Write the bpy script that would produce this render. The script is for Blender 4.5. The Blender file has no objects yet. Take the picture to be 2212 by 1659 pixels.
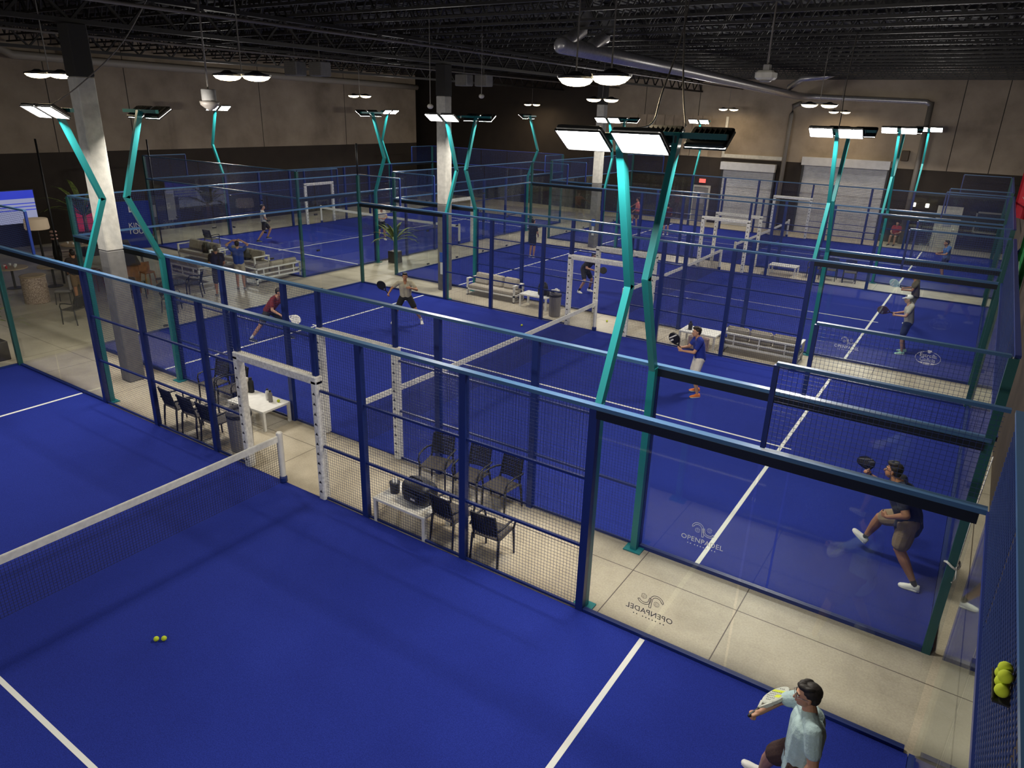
import bpy, bmesh, math, random
from mathutils import Vector, Matrix
C = bpy.context.scene.collection
sc = bpy.context.scene
V = Vector; PI = math.pi
random.seed(7)

# ------------------------------------------------------------ camera
CAM = V((9.45335, -7.11254, 6.33625)); YAW, PIT, ROL = 2.14812, -.36919, .0305
d_ = V((math.cos(PIT)*math.cos(YAW), math.cos(PIT)*math.sin(YAW), math.sin(PIT)))
rt = d_.cross(V((0, 0, 1))).normalized(); up = rt.cross(d_)
r2 = rt*math.cos(ROL)+up*math.sin(ROL); u2 = -rt*math.sin(ROL)+up*math.cos(ROL)
cd = bpy.data.cameras.new('camera'); cam = bpy.data.objects.new('camera', cd); C.objects.link(cam)
cam.matrix_world = Matrix(((r2.x, u2.x, -d_.x, CAM.x), (r2.y, u2.y, -d_.y, CAM.y), (r2.z, u2.z, -d_.z, CAM.z), (0, 0, 0, 1)))
cd.sensor_width = 36; cd.lens = 1522.26/2212*36; cd.clip_start = .05; cd.clip_end = 200
sc.camera = cam
# ------------------------------------------------------------ world, exposure
w = bpy.data.worlds.new('world'); sc.world = w; w.use_nodes = True
w.node_tree.nodes['Background'].inputs[0].default_value = (.9, .8, .7, 1)
w.node_tree.nodes['Background'].inputs[1].default_value = .012
sc.view_settings.view_transform = 'Standard'; sc.view_settings.look = 'None'
sc.view_settings.gamma = 1; sc.view_settings.use_curve_mapping = False
sc.view_settings.exposure = 0.0
sc.cycles.transparent_max_bounces = 40
sc.cycles.use_adaptive_sampling = True; sc.cycles.adaptive_threshold = .03
sc.cycles.max_bounces = 5; sc.cycles.diffuse_bounces = 3; sc.cycles.glossy_bounces = 2
sc.cycles.sample_clamp_indirect = 4
sc.cycles.caustics_reflective = False; sc.cycles.caustics_refractive = False
FLOOD_W = 104.0      # watts of each mast floodlight
HIGHBAY_W = 60.0

# ------------------------------------------------------------ materials
def s2l(c):
    return tuple((x/255/12.92 if x/255 <= .04045 else ((x/255+.055)/1.055)**2.4) for x in c)
def mat(name, col, rough=.6, metal=0, var=0, scale=5, bump=0, emit=None, es=0, spec=.5, col2=None, detail=4):
    m = bpy.data.materials.new(name); m.use_nodes = True; nt = m.node_tree; N = nt.nodes; L = nt.links
    b = N['Principled BSDF']; b.inputs['Base Color'].default_value = (*col, 1)
    b.inputs['Roughness'].default_value = rough; b.inputs['Metallic'].default_value = metal
    b.inputs['Specular IOR Level'].default_value = spec
    tc = N.new('ShaderNodeTexCoord')
    if var or col2:
        n = N.new('ShaderNodeTexNoise'); n.inputs['Scale'].default_value = scale; n.inputs['Detail'].default_value = detail
        L.new(tc.outputs['Object'], n.inputs['Vector'])
        r = N.new('ShaderNodeValToRGB'); L.new(n.outputs['Fac'], r.inputs['Fac'])
        c2 = col2 or tuple(min(1, x*(1+var)) for x in col); c1 = col if col2 else tuple(x*(1-var) for x in col)
        r.color_ramp.elements[0].position = .35; r.color_ramp.elements[1].position = .65
        r.color_ramp.elements[0].color = (*c1, 1); r.color_ramp.elements[1].color = (*c2, 1)
        L.new(r.outputs['Color'], b.inputs['Base Color'])
    if bump:
        n2 = N.new('ShaderNodeTexNoise'); n2.inputs['Scale'].default_value = scale*4
        L.new(tc.outputs['Object'], n2.inputs['Vector'])
        bp = N.new('ShaderNodeBump'); bp.inputs['Strength'].default_value = bump; bp.inputs['Distance'].default_value = .01
        L.new(n2.outputs['Fac'], bp.inputs['Height']); L.new(bp.outputs['Normal'], b.inputs['Normal'])
    if emit:
        b.inputs['Emission Color'].default_value = (*emit, 1); b.inputs['Emission Strength'].default_value = es
    return m
M = {}
M['blue'] = mat('blue_paint', (.012, .028, .16), .38)
M['mesh_wire'] = mat('wire_paint', (.024, .046, .17), .4)
M['teal'] = mat('teal_paint', (.014, .21, .22), .38)
M['corner'] = mat('green_teal_paint', (.014, .085, .085), .4)
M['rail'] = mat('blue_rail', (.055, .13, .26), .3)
M['beam'] = mat('shaded_navy_beam', (.006, .009, .014), .35)  # navy beam, with the shade on its face put into the colour
M['navy_turf'] = mat('kerb_blue', (.01, .02, .09), .6)
M['white'] = mat('white_paint', (.72, .72, .69), .5, var=.06, scale=9)
M['line'] = mat('white_line_turf', (.72, .73, .7), .95)
M['padding'] = mat('white_padding', (.78, .78, .75), .8, var=.15, scale=22, bump=.4)
M['black'] = mat('black_plastic', (.006, .006, .007), .5)
M['netcord'] = mat('net_cord', (.012, .014, .03), .8)
M['netband'] = mat('net_band', (.66, .66, .62), .85, var=.08, scale=14)
M['chair'] = mat('anthracite_resin', (.018, .018, .02), .5)
M['chairseat'] = mat('grey_brown_sling', (.06, .052, .045), .8)
M['cushion'] = mat('grey_beige_fabric', (.38, .345, .28), .95, var=.12, scale=30, bump=.3)
M['bin'] = mat('grey_plastic', (.2, .19, .185), .6)
M['dark'] = mat('dark_metal', (.03, .03, .032), .5, metal=.3)
M['lamp_house'] = mat('lamp_housing', (.02, .02, .02), .5)
M['flood_lens'] = mat('flood_lens', (.9, .9, .9), .4, emit=(1, .95, .86), es=60)
M['bay_lens'] = mat('highbay_lens', (.9, .9, .9), .4, emit=(1, .82, .5), es=14)
M['wood'] = mat('warm_wood', (.22, .09, .03), .5, var=.3, scale=6)
M['steel'] = mat('galvanised', (.42, .41, .42), .34, metal=.6, var=.1, scale=12)
M['pipe'] = mat('painted_pipe', (.15, .135, .12), .5)
M['joist'] = mat('black_joist', (.012, .010, .009), .55)
M['column_top'] = mat('column_unlit_tone', (.02, .018, .016), .8)  # same concrete; the unlit zone above the floodlights painted in as near-black
M['column'] = mat('column_concrete', (.5, .48, .43), .9, var=.1, scale=7, bump=.2)
M['column_low'] = mat('column_grey', (.16, .155, .15), .85, var=.1, scale=7)
M['shutter'] = mat('shutter_steel', (.48, .48, .5), .5, var=.06, scale=4)
M['leaf'] = mat('leaf_green', (.12, .16, .035), .6, var=.5, scale=18)
M['pot'] = mat('dark_pot', (.025, .02, .016), .5)
M['skin'] = mat('skin', (.45, .24, .15), .55)
M['skin_tan'] = mat('skin_tan', (.37, .175, .085), .55)
M['duct_paint'] = mat('duct_paint', (.30, .27, .23), .5)
M['hair'] = mat('dark_hair', (.012, .008, .006), .6, var=.5, scale=60)
M['red'] = mat('banner_red', (.55, .02, .04), .7)
M['green'] = mat('banner_green', (.02, .22, .06), .7)
M['ball'] = mat('ball_yellow', (.5, .6, .03), .9)
M['terrazzo'] = mat('terrazzo', (.16, .09, .06), .6, col2=(.72, .58, .46), scale=38, detail=2)
M['eye'] = mat('eye_dark', (.01, .01, .01), .3)
M['lip'] = mat('lip', (.25, .08, .06), .5)
def cloth(name, c):
    return mat(name, c, .95, var=.08, scale=12, bump=.5)

# glass: clear pane with a mirror-like fresnel reflection
m = bpy.data.materials.new('court_glass'); m.use_nodes = True; nt = m.node_tree; nt.nodes.clear()
o_ = nt.nodes.new('ShaderNodeOutputMaterial'); mx = nt.nodes.new('ShaderNodeMixShader'); tr = nt.nodes.new('ShaderNodeBsdfTransparent')
gl = nt.nodes.new('ShaderNodeBsdfGlossy'); lw = nt.nodes.new('ShaderNodeLayerWeight'); lw.inputs['Blend'].default_value = .5
pw = nt.nodes.new('ShaderNodeMath'); pw.operation = 'POWER'; pw.inputs[1].default_value = 4.0; nt.links.new(lw.outputs['Facing'], pw.inputs[0])
fr = nt.nodes.new('ShaderNodeMath'); fr.operation = 'MULTIPLY_ADD'; fr.inputs[1].default_value = .7; fr.inputs[2].default_value = .035; nt.links.new(pw.outputs[0], fr.inputs[0])
tr.inputs[0].default_value = (.955, .97, .965, 1); gl.inputs['Roughness'].default_value = .03; gl.inputs[0].default_value = (.9, .95, .95, 1)
nt.links.new(fr.outputs[0], mx.inputs[0]); nt.links.new(tr.outputs[0], mx.inputs[1]); nt.links.new(gl.outputs[0], mx.inputs[2]); nt.links.new(mx.outputs[0], o_.inputs[0])
M['glass'] = m

def node_mat(name):
    m = bpy.data.materials.new(name); m.use_nodes = True
    return m, m.node_tree.nodes, m.node_tree.links, m.node_tree.nodes['Principled BSDF']
def ramp(N, L, src, stops):
    r = N.new('ShaderNodeValToRGB'); L.new(src, r.inputs['Fac']); e = r.color_ramp.elements
    while len(e) < len(stops): e.new(.5)
    for x, (p, c) in zip(e, stops): x.position = p; x.color = (*c, 1)
    return r.outputs['Color']
def noise(N, L, tc, scale, detail=4, rough=.5):
    n = N.new('ShaderNodeTexNoise'); n.inputs['Scale'].default_value = scale; n.inputs['Detail'].default_value = detail
    n.inputs['Roughness'].default_value = rough; L.new(tc, n.inputs['Vector']); return n.outputs['Fac']
def mixc(N, L, f, a, b, mode='MIX'):
    x = N.new('ShaderNodeMix'); x.data_type = 'RGBA'; x.blend_type = mode
    if isinstance(f, (int, float)): x.inputs[0].default_value = f
    else: L.new(f, x.inputs[0])
    for i, v in ((6, a), (7, b)):
        if isinstance(v, tuple): x.inputs[i].default_value = (*v, 1)
        else: L.new(v, x.inputs[i])
    return x.outputs[2]
def mth(N, L, op, a, b=None, c=None):
    x = N.new('ShaderNodeMath'); x.operation = op
    for i, v in enumerate((a, b, c)):
        if v is None: continue
        if isinstance(v, (int, float)): x.inputs[i].default_value = v
        else: L.new(v, x.inputs[i])
    return x.outputs[0]
# turf
m, N, L, b = node_mat('blue_turf'); tc = N.new('ShaderNodeTexCoord').outputs['Object']
big = ramp(N, L, noise(N, L, tc, .35, 5), [(.3, (.0130, .0240, .215)), (.7, (.0175, .0330, .275))])
fine = ramp(N, L, noise(N, L, tc, 90, 2), [(.3, (.72, .72, .75)), (.7, (1.25, 1.25, 1.2))])
L.new(mixc(N, L, 1.0, big, fine, 'MULTIPLY'), b.inputs['Base Color']); b.inputs['Roughness'].default_value = .95
b.inputs['Specular IOR Level'].default_value = .15
bp_ = N.new('ShaderNodeBump'); bp_.inputs['Strength'].default_value = .5; bp_.inputs['Distance'].default_value = .01
L.new(noise(N, L, tc, 140, 2), bp_.inputs['Height']); L.new(bp_.outputs[0], b.inputs['Normal'])
M['turf'] = m
# concrete floor with saw-cut joints
m, N, L, b = node_mat('concrete_floor'); tc = N.new('ShaderNodeTexCoord').outputs['Object']
sx = N.new('ShaderNodeSeparateXYZ'); L.new(tc, sx.inputs[0])
base = ramp(N, L, noise(N, L, tc, .8, 8, .65), [(.3, (.34, .30, .225)), (.55, (.48, .43, .33)), (.8, (.55, .505, .41))])
fine = ramp(N, L, noise(N, L, tc, 40, 3), [(.3, (.88, .88, .88)), (.7, (1.08, 1.08, 1.08))])
cc = mixc(N, L, 1.0, base, fine, 'MULTIPLY')
def joint(axis, off, period, wd=.007):
    a = mth(N, L, 'ADD', sx.outputs[axis], -off + period*50 + wd)
    a = mth(N, L, 'MODULO', a, period)
    return mth(N, L, 'LESS_THAN', a, 2*wd)
j = joint(0, 6.22, 4.2)
for k in (joint(0, 7.78, 8.4), joint(1, 1.32, 6.0)):
    j = mth(N, L, 'MAXIMUM', j, k)
L.new(mixc(N, L, j, cc, (.10, .08, .06)), b.inputs['Base Color']); b.inputs['Roughness'].default_value = .42
b.inputs['Specular IOR Level'].default_value = .35
M['floor'] = m
# concrete panels above 4 m, near-black paint below
def wallmat(name, axis, joints, black_x=None, zb=4.0):
    m, N, L, b = node_mat(name); tc = N.new('ShaderNodeTexCoord').outputs['Object']
    sx = N.new('ShaderNodeSeparateXYZ'); L.new(tc, sx.inputs[0])
    con = ramp(N, L, noise(N, L, tc, .45, 8, .6), [(.25, (.16, .125, .09)), (.5, (.28, .225, .17)), (.8, (.40, .33, .25))])
    j = None
    for off in joints:
        a = mth(N, L, 'ABSOLUTE', mth(N, L, 'ADD', sx.outputs[axis], -off)); a = mth(N, L, 'LESS_THAN', a, .02)
        j = a if j is None else mth(N, L, 'MAXIMUM', j, a)
    if j is not None: con = mixc(N, L, j, con, (.02, .016, .012))
    blk = ramp(N, L, noise(N, L, tc, 1.5, 4), [(.3, (.022, .015, .011)), (.7, (.030, .021, .015))])
    f = mth(N, L, 'GREATER_THAN', sx.outputs[2], zb)
    if black_x is not None: f = mth(N, L, 'MINIMUM', f, mth(N, L, 'GREATER_THAN', sx.outputs[0], black_x))
    L.new(mixc(N, L, f, blk, con), b.inputs['Base Color']); b.inputs['Roughness'].default_value = .85
    return m
M['wall_left'] = wallmat('wall_left_paint', 1, (-2, 6.9, 9.6, 13.2, 20.9, 27.4))
M['wall_back'] = wallmat('wall_back_paint', 0, (-10.6, -7.0, 7.05, 8.95), black_x=-14.0)
M['wall_dark'] = mat('wall_black', (.022, .018, .015), .85)
M['wall_right'] = mat('wall_brown', (.055, .036, .024), .85, var=.2, scale=1)
# ceiling deck
m, N, L, b = node_mat('ceiling_deck'); tc = N.new('ShaderNodeTexCoord').outputs['Object']
sx = N.new('ShaderNodeSeparateXYZ'); L.new(tc, sx.inputs[0])
st = mth(N, L, 'SINE', mth(N, L, 'MULTIPLY', sx.outputs[0], 2*PI/.3))
b.inputs['Base Color'].default_value = (.016, .014, .012, 1); b.inputs['Roughness'].default_value = .7
bp_ = N.new('ShaderNodeBump'); bp_.inputs['Strength'].default_value = 1; bp_.inputs['Distance'].default_value = .06
L.new(st, bp_.inputs['Height']); L.new(bp_.outputs[0], b.inputs['Normal'])
M['deck'] = m

# ------------------------------------------------------------ mesh helpers
class MB:
    def __init__(s): s.v = []; s.f = []; s.m = []; s.mi = 0
    def quad(s, *p):
        n = len(s.v); s.v += [tuple(x) for x in p]; s.f.append(tuple(range(n, n+len(p)))); s.m.append(s.mi); return s
    def hexa(s, c):
        n = len(s.v); s.v += [tuple(x) for x in c]
        for f in ((0, 3, 2, 1), (4, 5, 6, 7), (0, 1, 5, 4), (1, 2, 6, 5), (2, 3, 7, 6), (3, 0, 4, 7)):
            s.f.append(tuple(n+i for i in f)); s.m.append(s.mi)
        return s
    def box(s, x0, y0, z0, x1, y1, z1):
        if x0 > x1: x0, x1 = x1, x0
        if y0 > y1: y0, y1 = y1, y0
        if z0 > z1: z0, z1 = z1, z0
        return s.hexa([(x0, y0, z0), (x1, y0, z0), (x1, y1, z0), (x0, y1, z0), (x0, y0, z1), (x1, y0, z1), (x1, y1, z1), (x0, y1, z1)])
    def bbox(s, x0, y0, z0, x1, y1, z1, b=.01):
        # box with bevelled vertical and top edges
        if x0 > x1: x0, x1 = x1, x0
        if y0 > y1: y0, y1 = y1, y0
        rings = []
        for z, i in ((z0, b), (z0+b, 0), (z1-b, 0), (z1, b)):
            a0, a1, c0, c1 = x0+i, x1-i, y0+i, y1-i
            rings.append([(a0+b, c0, z), (a1-b, c0, z), (a1, c0+b, z), (a1, c1-b, z), (a1-b, c1, z), (a0+b, c1, z), (a0, c1-b, z), (a0, c0+b, z)])
        s.loft(rings); return s
    def loft(s, rings, cap=True):
        n = len(s.v); k = len(rings[0])
        for r in rings: s.v += [tuple(x) for x in r]
        for i in range(len(rings)-1):
            for j in range(k):
                a = n+i*k+j; b_ = n+i*k+(j+1) % k
                s.f.append((a, b_, b_+k, a+k)); s.m.append(s.mi)
        if cap:
            s.f.append(tuple(n+j for j in reversed(range(k)))); s.m.append(s.mi)
            s.f.append(tuple(n+(len(rings)-1)*k+j for j in range(k))); s.m.append(s.mi)
        return s
    @staticmethod
    def frame(d, upv=None):
        d = V(d).normalized(); a = V(upv) if upv else (V((0, 0, 1)) if abs(d.z) < .95 else V((1, 0, 0)))
        x = a.cross(d)
        if x.length < 1e-6: x = V((1, 0, 0)).cross(d)
        x.normalize(); y = d.cross(x); return x, y, d
    def beam(s, p, q, w, h=None, upv=None):
        h = h or w; p = V(p); q = V(q); x, y, d = s.frame(q-p, upv); c = []
        for e in (p, q):
            for a, b_ in ((-1, -1), (1, -1), (1, 1), (-1, 1)): c.append(e+x*(w/2*a)+y*(h/2*b_))
        return s.hexa(c)
    def cone(s, p, q, r0, r1=None, n=12, cap=True):
        r1 = r0 if r1 is None else r1; p = V(p); q = V(q); x, y, d = s.frame(q-p)
        rings = [[e+x*(r*math.cos(2*PI*i/n))+y*(r*math.sin(2*PI*i/n)) for i in range(n)] for e, r in ((p, r0), (q, r1))]
        return s.loft(rings, cap)
    def tube(s, pts, r, n=8):
        pts = [V(p) for p in pts]; rings = []
        for i, p in enumerate(pts):
            d = (pts[min(i+1, len(pts)-1)]-pts[max(i-1, 0)]); x, y, d = s.frame(d)
            rr = r[i] if isinstance(r, (list, tuple)) else r
            rings.append([p+x*(rr*math.cos(2*PI*k/n))+y*(rr*math.sin(2*PI*k/n)) for k in range(n)])
        return s.loft(rings)
    def capsule(s, p, q, r0, r1, n=12):
        p = V(p); q = V(q)
        if (q-p).length < 1e-5: q = p+V((0, 0, 1e-4))
        x, y, d = s.frame(q-p); rings = []
        for e, r, sg in ((p, r0, -1), (q, r1, 1)):
            A = [(-80, 0)] if 0 else None
            angs = (85, 60, 30, 0) if sg < 0 else (0, 30, 60, 85)
            for a in angs:
                a = math.radians(a); rr = r*math.cos(a); c = e+d*(sg*r*math.sin(a))
                rings.append([c+x*(rr*math.cos(2*PI*k/n))+y*(rr*math.sin(2*PI*k/n)) for k in range(n)])
        return s.loft(rings)
    def ell(s, c, r, R=None, n=16, m_=10):
        c = V(c); rings = []
        for i in range(m_):
            t = PI*(i+.5)/m_ - PI/2 if 0 else -PI/2+PI*(i+.15)/(m_-.7)
            ring = []
            for k in range(n):
                p = V((r[0]*math.cos(t)*math.cos(2*PI*k/n), r[1]*math.cos(t)*math.sin(2*PI*k/n), r[2]*math.sin(t)))
                if R: p = R @ p
                ring.append(c+p)
            rings.append(ring)
        return s.loft(rings)
    def lathe(s, prof, c=(0, 0, 0), n=24, cap=True):
        c = V(c)
        return s.loft([[c+V((r*math.cos(2*PI*k/n), r*math.sin(2*PI*k/n), z)) for k in range(n)] for r, z in prof], cap)
    def mesh(s, name, mats, smooth=False):
        me = bpy.data.meshes.new(name); me.from_pydata(s.v, [], s.f)
        for x in (mats if isinstance(mats, (list, tuple)) else [mats]): me.materials.append(x)
        me.polygons.foreach_set('material_index', s.m)
        if smooth: me.polygons.foreach_set('use_smooth', [True]*len(s.f))
        me.update()
        return me
    def build(s, name, mats, parent=None, smooth=False):
        return put(name, s.mesh(name, mats, smooth), parent)
def put(name, me, parent=None, loc=None, rz=0):
    o = bpy.data.objects.new(name, me); C.objects.link(o)
    if parent: o.parent = parent
    if loc is not None: o.location = loc
    if rz: o.rotation_euler = (0, 0, rz)
    return o
def tag(o, label=None, cat=None, group=None, kind=None):
    if label: o['label'] = label
    if cat: o['category'] = cat
    if group: o['group'] = group
    if kind: o['kind'] = kind
    return o
def thing(name, label, cat, loc=(0, 0, 0), rz=0, group=None):
    o = bpy.data.objects.new(name, None); C.objects.link(o); o.location = loc; o.rotation_euler = (0, 0, rz); o.empty_display_size = .2
    return tag(o, label, cat, group)
def dup(root, loc=None, rz=None, label=None, group=None):
    r = root.copy(); C.objects.link(r)
    if loc is not None: r.location = loc
    if rz is not None: r.rotation_euler = (0, 0, rz)
    if label: r['label'] = label
    if group: r['group'] = group
    for ch in list(root.children):
        c = ch.copy(); C.objects.link(c); c.parent = r
        for g in list(ch.children):
            e = g.copy(); C.objects.link(e); e.parent = c
            for h in list(g.children):
                k = h.copy(); C.objects.link(k); k.parent = e
    return r
def struct(name, mb, m, smooth=False):
    o = mb.build(name, m, None, smooth); o['kind'] = 'structure'; return o
# ------------------------------------------------------------ the hall
YB, XL, XR, ZC = 38.5, -26.5, 10.62, 9.3
struct('floor', MB().box(-33, -16, -.2, 14, YB+2, 0), M['floor'])
struct('wall_back', MB().box(-33, YB, 0, 14, YB+.3, ZC), M['wall_back'])
struct('wall_left', MB().box(XL-.3, -16, 0, XL, 34.3, ZC), M['wall_left'])
struct('wall_recess', MB().box(-33, -16, 0, -32.8, YB, ZC), M['wall_dark'])
struct('wall_right', MB().box(XR, -5.2, 0, XR+.3, YB, ZC), M['wall_right'])
struct('ceiling', MB().box(-33, -16, ZC, 14, YB+.5, ZC+.2), M['deck'])

# roof: bar joists along X, girders along Y
JZ = 8.45
j = thing('roof_joist', 'black open-web steel joist under the roof deck', 'roof joist', (0, -3, 0), 0, 'open-web steel joists under the roof deck')
top = MB().box(-26.4, -.05, 9.12, 11.2, .05, 9.22); top.build('top_chord', M['joist'], j)
MB().box(-26.4, -.04, JZ, 11.2, .04, JZ+.06).build('bottom_chord', M['joist'], j)
wb = MB(); x = -26.2; k = 0
while x < 11:
    wb.beam((x, 0, JZ+.03), (x+.35, 0, 9.15), .035); wb.beam((x+.35, 0, 9.15), (x+.7, 0, JZ+.03), .035); x += .7
wb.build('web', M['joist'], j)
for i in range(1, 26):
    dup(j, (0, -3+i*1.62, 0))
gd = thing('roof_girder', 'black steel roof girder resting on the row of concrete columns', 'roof girder', (-6.95, 0, 0), 0)
def girder_parts(g, y0, y1):
    MB().box(-.09, y0, 7.75, .09, y1, 7.84).build('bottom_chord', M['joist'], g)
    MB().box(-.09, y0, 8.35, .09, y1, 8.44).build('top_chord', M['joist'], g)
    b_ = MB(); y = y0
    while y < y1-1.2:
        b_.beam((0, y, 7.8), (0, y+.6, 8.4), .05); b_.beam((0, y+.6, 8.4), (0, y+1.2, 7.8), .05); y += 1.2
    b_.build('web', M['joist'], g)
girder_parts(gd, -6, YB-.05)
dup(gd, (-16.8, 0, 0), label='black steel roof girder nearest the left wall')
for k_, (x, lb) in enumerate([(-4.4, 'thin horizontal ceiling pipe just right of the columns'), (-12.5, 'thin horizontal ceiling pipe left of the columns')]):
    tag(MB().cone((x, -5, 7.95), (x, YB-.1, 7.95), .035, n=8).build('sprinkler_pipe', M['pipe'], None, True), lb, 'pipe', 'thin pipes under the roof')

# concrete columns
def column(y, lb):
    t = thing('concrete_column', lb, 'column', (-6.95, y, 0), 0, 'concrete columns')
    MB().bbox(-.19, -.19, 0, .19, .19, 3.15, .02).build('painted_base', M['column_low'], t)
    MB().bbox(-.19, -.19, 3.15, .19, .19, 6.75, .02).build('shaft', M['column'], t)
    MB().bbox(-.2, -.2, 6.75, .2, .2, 7.75, .02).build('shaded_top', M['column_top'], t)  # upper shaft, its shade painted into the colour
    return t
column(1.22, 'square concrete column with grey base standing beside the nearest gap between courts')
column(13.25, 'square concrete column standing left of the first grey sofa')
column(25.2, 'farthest square concrete column, behind the nearest bright floodlights')

# big round duct: two risers drop from the roof, bend and run to the back wall
t = thing('air_duct', 'large grey round duct with two elbows running to the back wall', 'duct')
MB().tube([(-1, 12.1, 9.28), (-1, 12.1, 8.75), (-1, 11.9, 8.45), (-1, 11.2, 8.15), (-1, 10.9, 8.02)], .18, 16).build('riser', M['steel'], t, True)
MB().tube([(-1, 13.5, 9.28), (-1, 13.5, 8.7), (-1, 13.3, 8.4), (-1, 12.6, 8.15), (-1, 12.4, 8.0)], .18, 16).build('riser', M['steel'], t, True)
MB().tube([(-1, 10.7, 8.02), (-1, 10.8, 8.01), (-1, 20, 7.9), (-1, 37.4, 7.6), (-.7, 38.1, 7.58), (.3, 38.25, 7.55), (5.4, 38.25, 7.4), (5.65, 38.25, 7.25)], [.12, .21, .2, .19, .17, .14, .13, .13], 18).build('main_run', M['steel'], t, True)
MB().tube([(5.65, 38.25, 7.4), (5.65, 38.25, 0)], .13, 12).build('drop_pipe', M['pipe'], t, True)
MB().tube([(-1.0, 35.4, 7.95), (-.2, 34.6, 8.35), (.9, 34.6, 8.45), (1.5, 34.8, 8.7)], .16, 12).build('branch', M['steel'], t, True)
t = thing('wall_pipe', 'round pipe running up the back wall between the two roller doors', 'pipe')
MB().tube([(-.9, 38.3, 7.25), (-1.3, 38.3, 7.1), (-1.35, 38.3, 6.6), (-1.35, 38.3, 0)], .13, 12).build('pipe_run', M['pipe'], t, True)
t = thing('left_wall_duct', 'long grey round duct along the left wall with a raised end elbow', 'duct')
MB().tube([(-26.1, 7.4, 8.8), (-26.1, 7.5, 8.3), (-26.1, 8.3, 7.95), (-26.1, 12, 7.9), (-26.1, 30, 7.75), (-26.1, 34, 7.7)], .17, 14).build('duct_run', M['duct_paint'], t, True)
MB().tube([(-26.1, 10.4, 8.75), (-26.1, 10.5, 8.2), (-26.1, 11.0, 7.95)], .15, 12).build('riser', M['pipe'], t, True)
# back-wall roller doors
def roller(nm, x0, x1, h):
    t = thing(nm, None, None, (0, YB, 0)); t['kind'] = 'structure'
    s = MB(); z = 0
    while z < h-.15:
        s.quad((x0, -.06, z), (x1, -.06, z), (x1, -.085, z+.04), (x0, -.085, z+.04)); s.quad((x0, -.085, z+.04), (x1, -.085, z+.04), (x1, -.06, z+.08), (x0, -.06, z+.08)); z += .08
    s.build('shutter_slats', M['shutter'], t)
    MB().box(x0-.1, -.45, h-.15, x1+.1, 0, h+.3).build('shutter_hood', M['shutter'], t)
    for a in (x0-.1, x1): MB().box(a, -.14, 0, a+.1, 0, h).build('guide_rail', M['dark'], t)
roller('door_1', -4.95, -1.85, 3.5)
roller('door_2', -.2, 4.25, 4.05)
def walldoor(nm, x0, x1, h, leafm):
    t = thing(nm, None, None, (0, YB, 0)); t['kind'] = 'structure'
    f = MB(); f.box(x0-.12, -.07, 0, x0, 0, h+.12).box(x1, -.07, 0, x1+.12, 0, h+.12).box(x0, -.07, h, x1, 0, h+.12)
    f.build('door_frame', M['column'], t)
    MB().box(x0, -.05, 0, x1, -.01, h).build('door_leaf', leafm, t)
    MB().box(x0+.25, -.06, 1.15, x1-.25, -.05, h-.25).build('door_window', M['steel'], t)
    MB().box(x1-.16, -.1, 1.0, x1-.06, -.05, 1.06).build('handle', M['white'], t)
walldoor('door_3', -6.7, -5.75, 2.15, M['bin'])
walldoor('door_4', 7.2, 8.15, 2.1, M['column'])
sg = thing('exit_sign', 'small red and white exit sign above the grey door', 'sign', (-6.2, YB-.06, 2.55))
MB().box(-.2, -.04, -.12, .2, .04, .12).build('sign_box', mat('exit_box', (.6, .12, .1), .5, emit=(1, .16, .12), es=.9), sg)
fr_ = MB(); fr_.box(8.9, -.06, .95, 10.7, 0, 1.03).box(8.9, -.06, 2.0, 10.7, 0, 2.08).box(8.9, -.06, .95, 8.98, 0, 2.08).box(10.62, -.06, .95, 10.7, 0, 2.08)
wf = thing('window_1', None, None, (0, YB, 0)); wf['kind'] = 'structure'
fr_.build('window_frame', M['bin'], wf); MB().box(8.98, -.03, 1.03, 10.62, -.01, 2.0).build('window_pane', M['black'], wf)
for x, lb in ((5.9, 'left small white wall light on the black back wall'), (6.55, 'right small white wall light on the black back wall')):
    tag(MB().bbox(x-.09, YB-.1, 2.05, x+.09, YB, 2.27, .02).build('wall_light', mat('wall_light_glow', (.8, .8, .7), .4, emit=(1, .95, .8), es=2)), lb, 'wall light', 'small white wall lights')
tag(MB().bbox(4.75, YB-.2, 4.4, 5.15, YB, 4.95, .03).build('wall_speaker', mat('brown_box', (.06, .04, .02), .6)), 'small brown box on the concrete wall right of the big roller door', 'wall box')
# panelled section of the back wall beside the grey door
b_ = MB()
for k in range(9): b_.box(-11.6+k*.62, YB-.05, 4.02, -11.05+k*.62, YB, 6.4)
tag(b_.build('wall_boards', mat('pale_boards', (.33, .26, .19), .8, var=.15, scale=2)), 'pale vertical boards on the concrete wall above the grey door', 'wall boards')
b_ = MB().box(-5.15, YB-.16, 4.05, -1.5, YB, 4.25); b_.box(-5.15, YB-.16, 4.25, -5.0, YB, 6.4)
tag(b_.build('wall_frame', M['column']), 'raised concrete frame above the smaller roller door', 'wall frame')

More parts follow.
